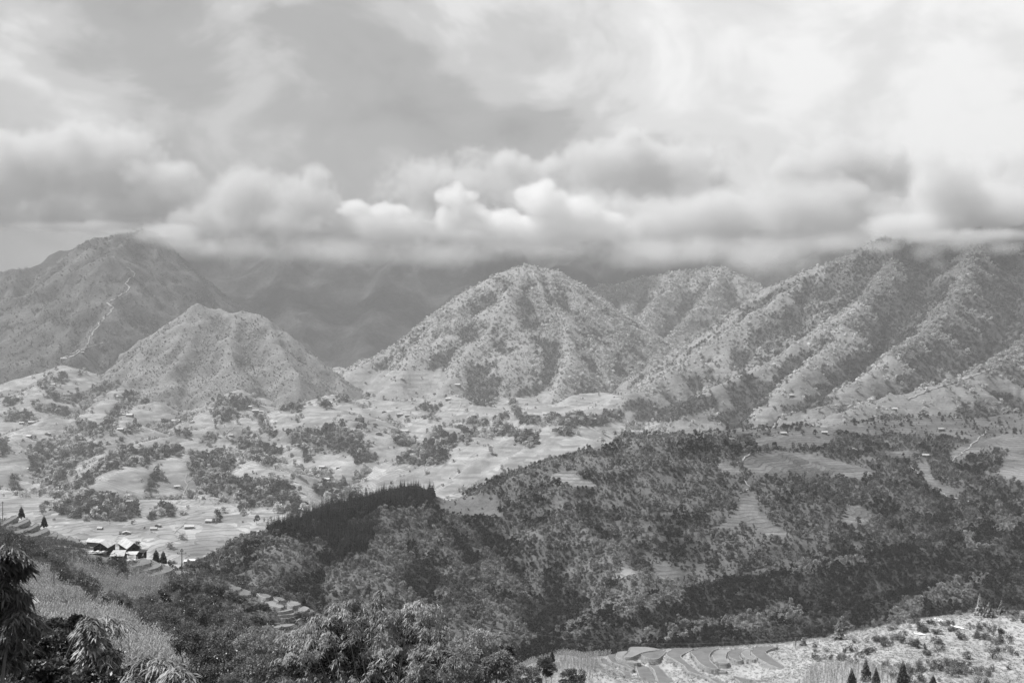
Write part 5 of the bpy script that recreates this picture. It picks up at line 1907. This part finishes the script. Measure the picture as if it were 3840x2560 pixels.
for cx, cy, Y, rx, rz, mt, lb in [
        (1790, 2420, 50, 110, 70, NEARLIGHT, 'light small-leaved tree at the right shoulder of the bamboo'), (1700, 2500, 46, 120, 90, NEARLIGHT, 'small-leaved tree at the right foot of the bamboo'), (1860, 2500, 48, 80, 60, NEARLIGHT, 'round light bush at the bottom right of the bamboo'),
        (1880, 2445, 62, 60, 26, NEARLEAF, 'arching branch bush right of the bamboo'), (1960, 2540, 110, 90, 50, NEARLEAF, 'leafy bush at the bottom edge before the maize knoll'), (2050, 2500, 150, 50, 40, NEARLEAF, 'bush on the left flank of the maize knoll'), (2150, 2545, 140, 60, 40, NEARLEAF, 'low bush in front of the knoll terraces'),
        (1840, 2565, 80, 100, 50, NEARDARK, 'dark bush in the bottom ravine')]:
    leafy('leafy_bush', lb, cx, cy, Y, rx, rz, .13 * (Y / 50) ** .6, 4600, mt, 'bush', 50, .28, .55)
# dark glossy shrubs in the bottom left corner
for cx, cy, Y, rx, rz, lb in [
        (60, 2480, 19, 160, 110, 'dark glossy shrub in the bottom left corner'), (230, 2450, 21, 130, 100, 'dark glossy shrub under the left bamboo'), (350, 2500, 22, 120, 90, 'dark glossy shrub in the middle of the bottom left thicket'),
        (150, 2560, 17, 160, 80, 'lowest dark shrub at the bottom left edge'), (330, 2580, 18, 150, 70, 'dark shrub at the bottom edge below the bamboo tips'), (200, 2370, 26, 60, 50, 'small dark shrub reaching up into the maize'), (290, 2350, 27, 50, 45, 'dark shrub tip beside the left bamboo tip'), (470, 2570, 20, 110, 60, 'dark shrub at the bottom edge below the right bamboo tips')]:
    leafy('glossy_shrub', lb, cx, cy, Y, rx, rz, .11, 3800, NEARDARK, 'shrub', 44, .30, .5)


# ------------------------------------------------------------------ bamboo
def bamboo(name, label, Y, plumes, base, leaf, mat, seed, twigs=24, depth=2.0, reach=.9, clusters=5, per=6):
    """plumes: (px, py, size) of the drooping heads; base: (px, Y) of the clump foot"""
    rng = np.random.default_rng(seed)
    b = place(base[0], 0, base[1])
    t = tag(link(name, None, None, b), label, 'bamboo')
    for (px, py, sz) in plumes:
        yy = Y + rng.uniform(-1, 1) * depth
        top = P(px, py, yy) - b
        foot = np.array([rng.normal() * .35, rng.normal() * .35, -.5])
        lean = top - foot
        k1 = foot + lean * np.array([.25, .25, .55])
        k2 = foot + lean * np.array([.7, .7, .95])
        ts = np.linspace(0, 1, 10)[:, None]
        cur = (1 - ts) ** 3 * foot + 3 * (1 - ts) ** 2 * ts * k1 + 3 * (1 - ts) * ts ** 2 * k2 + ts ** 3 * top
        culm = link('culm', mesh_np('culm', *join([tube(cur, np.linspace(.045, .008, 10), 5)]), [CULM]), t)
        C, D, Ls = [], [], []
        az = math.atan2(lean[1], lean[0]) + rng.normal() * .9
        out = np.array([math.cos(az), math.sin(az), 0])
        # the head arches over and hangs: a curve from the upper culm past the top
        seg = []
        for u in np.linspace(0, 1, 12):
            if u < .45:
                seg.append(cur[5 + int(u / .45 * 4)] if False else top + (cur[6] - top) * (1 - u / .45) * min(1.0, 1.6 * sz / (np.linalg.norm(cur[6] - top) + 1e-6)))
            else:
                w = (u - .45) / .55
                seg.append(top + out * sz * 1.1 * w + np.array([0, 0, sz * (.25 * w - 1.15 * w * w)]))
        seg = np.array(seg)
        for k in range(twigs):
            i = min(10, int(rng.random() * 11))
            f0 = rng.random()
            s = seg[i] * (1 - f0) + seg[i + 1] * f0
            a = rng.uniform(0, 2 * math.pi)
            dr = np.array([math.cos(a), math.sin(a), .25]) + out * .35
            rl = sz * reach * rng.uniform(.25, .85)
            for c in range(clusters):
                f = (c + 1) / clusters
                q = s + dr * rl * f - np.array([0, 0, .6 * rl * f * f])
                fan = max(3, per + rng.integers(-2, 2))
                ang = a + rng.normal(size=fan) * .95
                dd = np.stack([np.cos(ang), np.sin(ang), -.1 - .65 * rng.random(fan)], 1)
                C.append(np.tile(q, (fan, 1)) + rng.normal(size=(fan, 3)) * .04)
                D.append(dd)
                Ls.append(leaf * rng.uniform(.55, 1.2, fan))
        C, D, Ls = np.concatenate(C), np.concatenate(D), np.concatenate(Ls)
        v, q = leaf_quads(C, D, Ls, Ls * .17, rng, .6, .25)
        link('foliage', mesh_np('foliage', v, q, [mat]), culm)
    return t


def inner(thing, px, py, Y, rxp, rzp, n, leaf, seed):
    """dark leaves added inside a clump for its inner shade"""
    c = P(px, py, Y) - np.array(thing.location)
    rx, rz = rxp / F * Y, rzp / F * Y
    link('inner_shade_foliage', crown_mesh('inner_shade_foliage', seed, rx, rx * .45, rz, n, leaf, .22, SHADELEAF, 60, rz * .4), thing, tuple(c))


SHADELEAF = mat_leaf('shade_bamboo_leaf', .03, .1, .4)  # near-black leaves that paint the shade inside the clump


def heads(rng, spec):
    out = []
    for (x, y, s, n, jx, jy) in spec:
        for k in range(n):
            out.append((x + rng.normal() * jx, y + abs(rng.normal()) * jy, s * rng.uniform(.8, 1.2)))
    return out


rb = np.random.default_rng(42)
BB = bamboo('bamboo_clump', 'big feathery bamboo clump at the bottom centre', 37.0, [
    (1265, 2265, .75), (1345, 2252, .8), (1300, 2285, .8), (1400, 2262, .75), (1430, 2212, .42), (1445, 2285, .7), (1515, 2262, .75), (1560, 2258, .7), (1595, 2290, .6), (1480, 2320, .7),
    (1215, 2310, .8), (1160, 2335, .8), (1110, 2370, .7), (1235, 2370, .9), (1330, 2360, .9), (1420, 2380, .9), (1540, 2345, .8), (1610, 2350, .75), (1660, 2400, .8), (1580, 2420, .9),
    (1480, 2430, .9), (1380, 2450, .9), (1280, 2450, .9), (1180, 2440, .9), (1100, 2450, .9), (1690, 2470, .8), (1610, 2490, .9), (1510, 2510, .9), (1400, 2530, .9), (1290, 2530, .9), (1190, 2530, .9), (1080, 2540, .9), (1720, 2540, .8)],
    (1400, 37), .18, BAMBOO, 1, 22, 1.6)
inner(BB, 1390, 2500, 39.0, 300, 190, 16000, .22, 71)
bamboo('bamboo_clump', 'drooping dark bamboo hanging in from the left edge', 15.0, [
    (-15, 2068, .18), (20, 2062, .16), (55, 2085, .13), (75, 2120, .11), (-20, 2185, .2), (15, 2182, .18), (50, 2195, .16), (70, 2230, .13), (-20, 2160, .25), (15, 2270, .25), (60, 2310, .24), (100, 2325, .2), (-20, 2340, .3), (30, 2390, .26), (10, 2440, .2), (-40, 2280, .35)],
    (-150, 14.5), .17, BAMBOO_D, 2, 20, .4, .8)
bamboo('bamboo_clump', 'bamboo tips leaning over the maize in the lower left', 20.0, [(335, 2318, .30), (375, 2325, .3), (355, 2370, .3), (385, 2405, .24)], (250, 20), .20, BAMBOO, 3, 20, .5)
bamboo('bamboo_clump', 'row of bright bamboo tips along the bottom left edge', 19.0, [(375, 2450, .32), (425, 2455, .3), (520, 2475, .32), (580, 2480, .3), (640, 2515, .26), (500, 2540, .34), (400, 2530, .34), (660, 2550, .26)], (470, 19), .20, BAMBOO, 4, 22, .6)


# ------------------------------------------------------------------ single conifers
def conifer(label, px, top, bot, Y, rpx, mat, seed, taper=.9):
    h = (bot - top) / F * Y
    b = P(px, bot, Y)
    t = tag(link('conifer', None, None, b), label, 'tree')
    me = pine_mesh('crown', seed, h, rpx / F * Y, 20, 13, mat, taper)
    link('crown', me, t)
    link('trunk', mesh_np('trunk', *join([tube([(0, 0, -1), (0, 0, h * .3), (0, 0, h * .9)], [h * .028, h * .02, h * .006], 6)]), [BARK]), t)


ZB = zoomed(3100, 2180, .31463)
for zx, t_, b_, r, mt, lb in [
        (145, 440, 690, 75, CONIF_L, 'conifer standing alone where the knoll crest begins'), (1825, 125, 400, 58, CONIF_L, 'tallest conifer on the knoll skyline'), (1935, 230, 425, 62, CONIF_L, 'bushy pale conifer between two taller ones on the knoll'),
        (2085, 205, 395, 55, CONIF_L, 'conifer nearest the right edge on the knoll skyline'), (910, 920, 1230, 80, CONIF, 'dark conifer beside the worn hut roof'), (300, 1010, 1300, 80, CONIF, 'leftmost dark conifer at the bottom of the knoll'),
        (470, 880, 1200, 70, CONIF, 'taller dark conifer in the maize at the bottom of the knoll'), (590, 1000, 1260, 60, CONIF, 'dark conifer in the maize, right of the taller one'), (1270, 1100, 1300, 75, CONIF, 'dark conifer top right of the worn hut roof')]:
    (x, yt), (_, yb) = ZB([(zx, t_), (zx, b_)])
    p = hit(x, min(yb, 2555))
    conifer(lb, x, yt, yb, min(p.y, 312) if yb < 2555 else -knoll_f(np.array([(x - 1920) / F * 225]), np.array([225.0]))[0] * F / (yb - 1280), r * .31463, mt, int(zx))
for px, t_, b_, Y, r, mt, lb in [
        (80, 1896, 1938, 402, 13, CONIF, 'dark conifer above the upper left terraces, left one'), (165, 1930, 1972, 388, 13, CONIF, 'dark conifer above the upper left terraces, right one'),
        (585, 2056, 2108, 322, 16, CONIF, 'round dark conifer left of the insulator pole'), (612, 2062, 2112, 318, 16, CONIF, 'round dark conifer nearest the insulator pole'),
        (1138, 2232, 2285, 275, 16, CONIF, 'dark conifer behind the lower terraces'), (1075, 2240, 2285, 280, 8, CONIF, 'slim conifer left of the one behind the lower terraces'), (1155, 2252, 2280, 278, 7, CONIF, 'slim conifer right of the one behind the lower terraces'),
        (2070, 2432, 2480, 240, 11, CONIF, 'narrow dark conifer left of the maize knoll'), (3012, 2386, 2426, 289, 16, CONIF_L, 'dark tree beside the short knoll pole')]:
    conifer(lb, px, t_, b_, Y, r, mt, int(px), .7)
leafy('slope_tree', 'dark round tree behind the farmhouse gable', 512, 2050, 338, 27, 20, .4, 900, NEARDARK, 'tree', 20, .4, .55)
leafy('slope_tree', 'low bush between the conifers and the insulator pole', 645, 2112, 312, 22, 13, .4, 600, NEARLEAF, 'tree', 14, .4, .55)

# shrubs on the knoll
for a, b, r1, r2, mt, lb in [
        (1030, 740, 110, 45, NEARDARK, 'dark thicket in the centre of the knoll'), (1170, 570, 70, 35, NEARLEAF, 'shrub beside the bright sand patch'), (1310, 590, 70, 35, NEARLEAF, 'shrub right of the bright sand patch shrub'),
        (1320, 700, 90, 45, NEARLEAF, 'shrub right of the central thicket'), (850, 660, 90, 40, NEARLIGHT, 'pale shrub left of the central thicket'), (790, 540, 90, 40, NEARLIGHT, 'bright shrub on the crest of the knoll'),
        (1600, 650, 90, 40, NEARLEAF, 'shrub on the open grass of the knoll'), (1800, 640, 110, 45, NEARLEAF, 'wide shrub on the right of the knoll'), (2030, 690, 110, 45, NEARLEAF, 'shrub below the field shelter'),
        (1970, 830, 110, 110, NEARLEAF, 'tall bush on the right of the knoll'), (1420, 960, 110, 55, NEARLEAF, 'shrub above the worn hut roof'), (1680, 880, 70, 50, NEARLEAF, 'dark shrub left of the tall bush'),
        (700, 740, 80, 35, NEARLEAF, 'shrub on the left shoulder of the knoll'), (1010, 470, 60, 28, NEARLIGHT, 'pale shrub at the top of the knoll'), (1580, 370, 50, 35, NEARLIGHT, 'pale bush on the knoll skyline'), (1240, 480, 60, 28, NEARLEAF, 'shrub under the sand patch'),
        (1490, 560, 80, 25, NEARLEAF, 'low shrub on the bright track'), (2230, 370, 50, 35, NEARLIGHT, 'pale bush at the right end of the skyline'), (1200, 850, 60, 30, NEARLEAF, 'small shrub below the central thicket'), (1490, 1080, 90, 60, NEARLEAF, 'shrub right of the worn hut roof')]:
    x, y = ZB([(a, b)])[0]
    p = hit(x, min(y + r2 * .25, 2556))
    leafy('knoll_shrub', lb, x, y, p.y, r1 * .31463, r2 * .31463, .26, 900, mt, 'shrub', 22, .5, .55)

# sand patches on the knoll
SAND = mat_plain('pale_sand', .80, .08, 2.0, .95)
for poly in ([(1270, 435), (1330, 432), (1400, 470), (1395, 500), (1340, 480)], [(1030, 612), (1110, 615), (1190, 640), (1150, 640), (1060, 630)], [(1450, 515), (1500, 520), (1640, 560), (1630, 570), (1540, 548)]):
    pts = [hit(*q) for q in ZB(poly)]
    c = sum(pts, Vector()) / len(pts)
    v = [(q.x, q.y, q.z + .2) for q in pts] + [(c.x, c.y, c.z + .22)]
    n = len(pts)
    tag(link('sand_path', mesh_np('sand_path', v, [[i, (i + 1) % n, n] for i in range(n)], [SAND])), kind='structure')


# a bird far off in front of the bright cloud
def bird():
    p = P(3336, 586, 320)
    t = tag(link('bird', None, None, p, .5), 'tiny dark bird gliding before the bright cloud', 'bird')
    link('body', mesh_np('body', *join([tube([(0, -.25, 0), (0, -.1, 0), (0, .1, 0), (0, .3, 0)], [.01, .06, .05, .01], 6)]), [IRON]), t)
    for sg in (-1, 1):
        link('wing', mesh_np('wing', *slab((sg * .03, -.08, .03), (sg * .5, -.02, .14), (sg * .5, .06, .14), (sg * .03, .1, .03), .02), [IRON]), t)


bird()
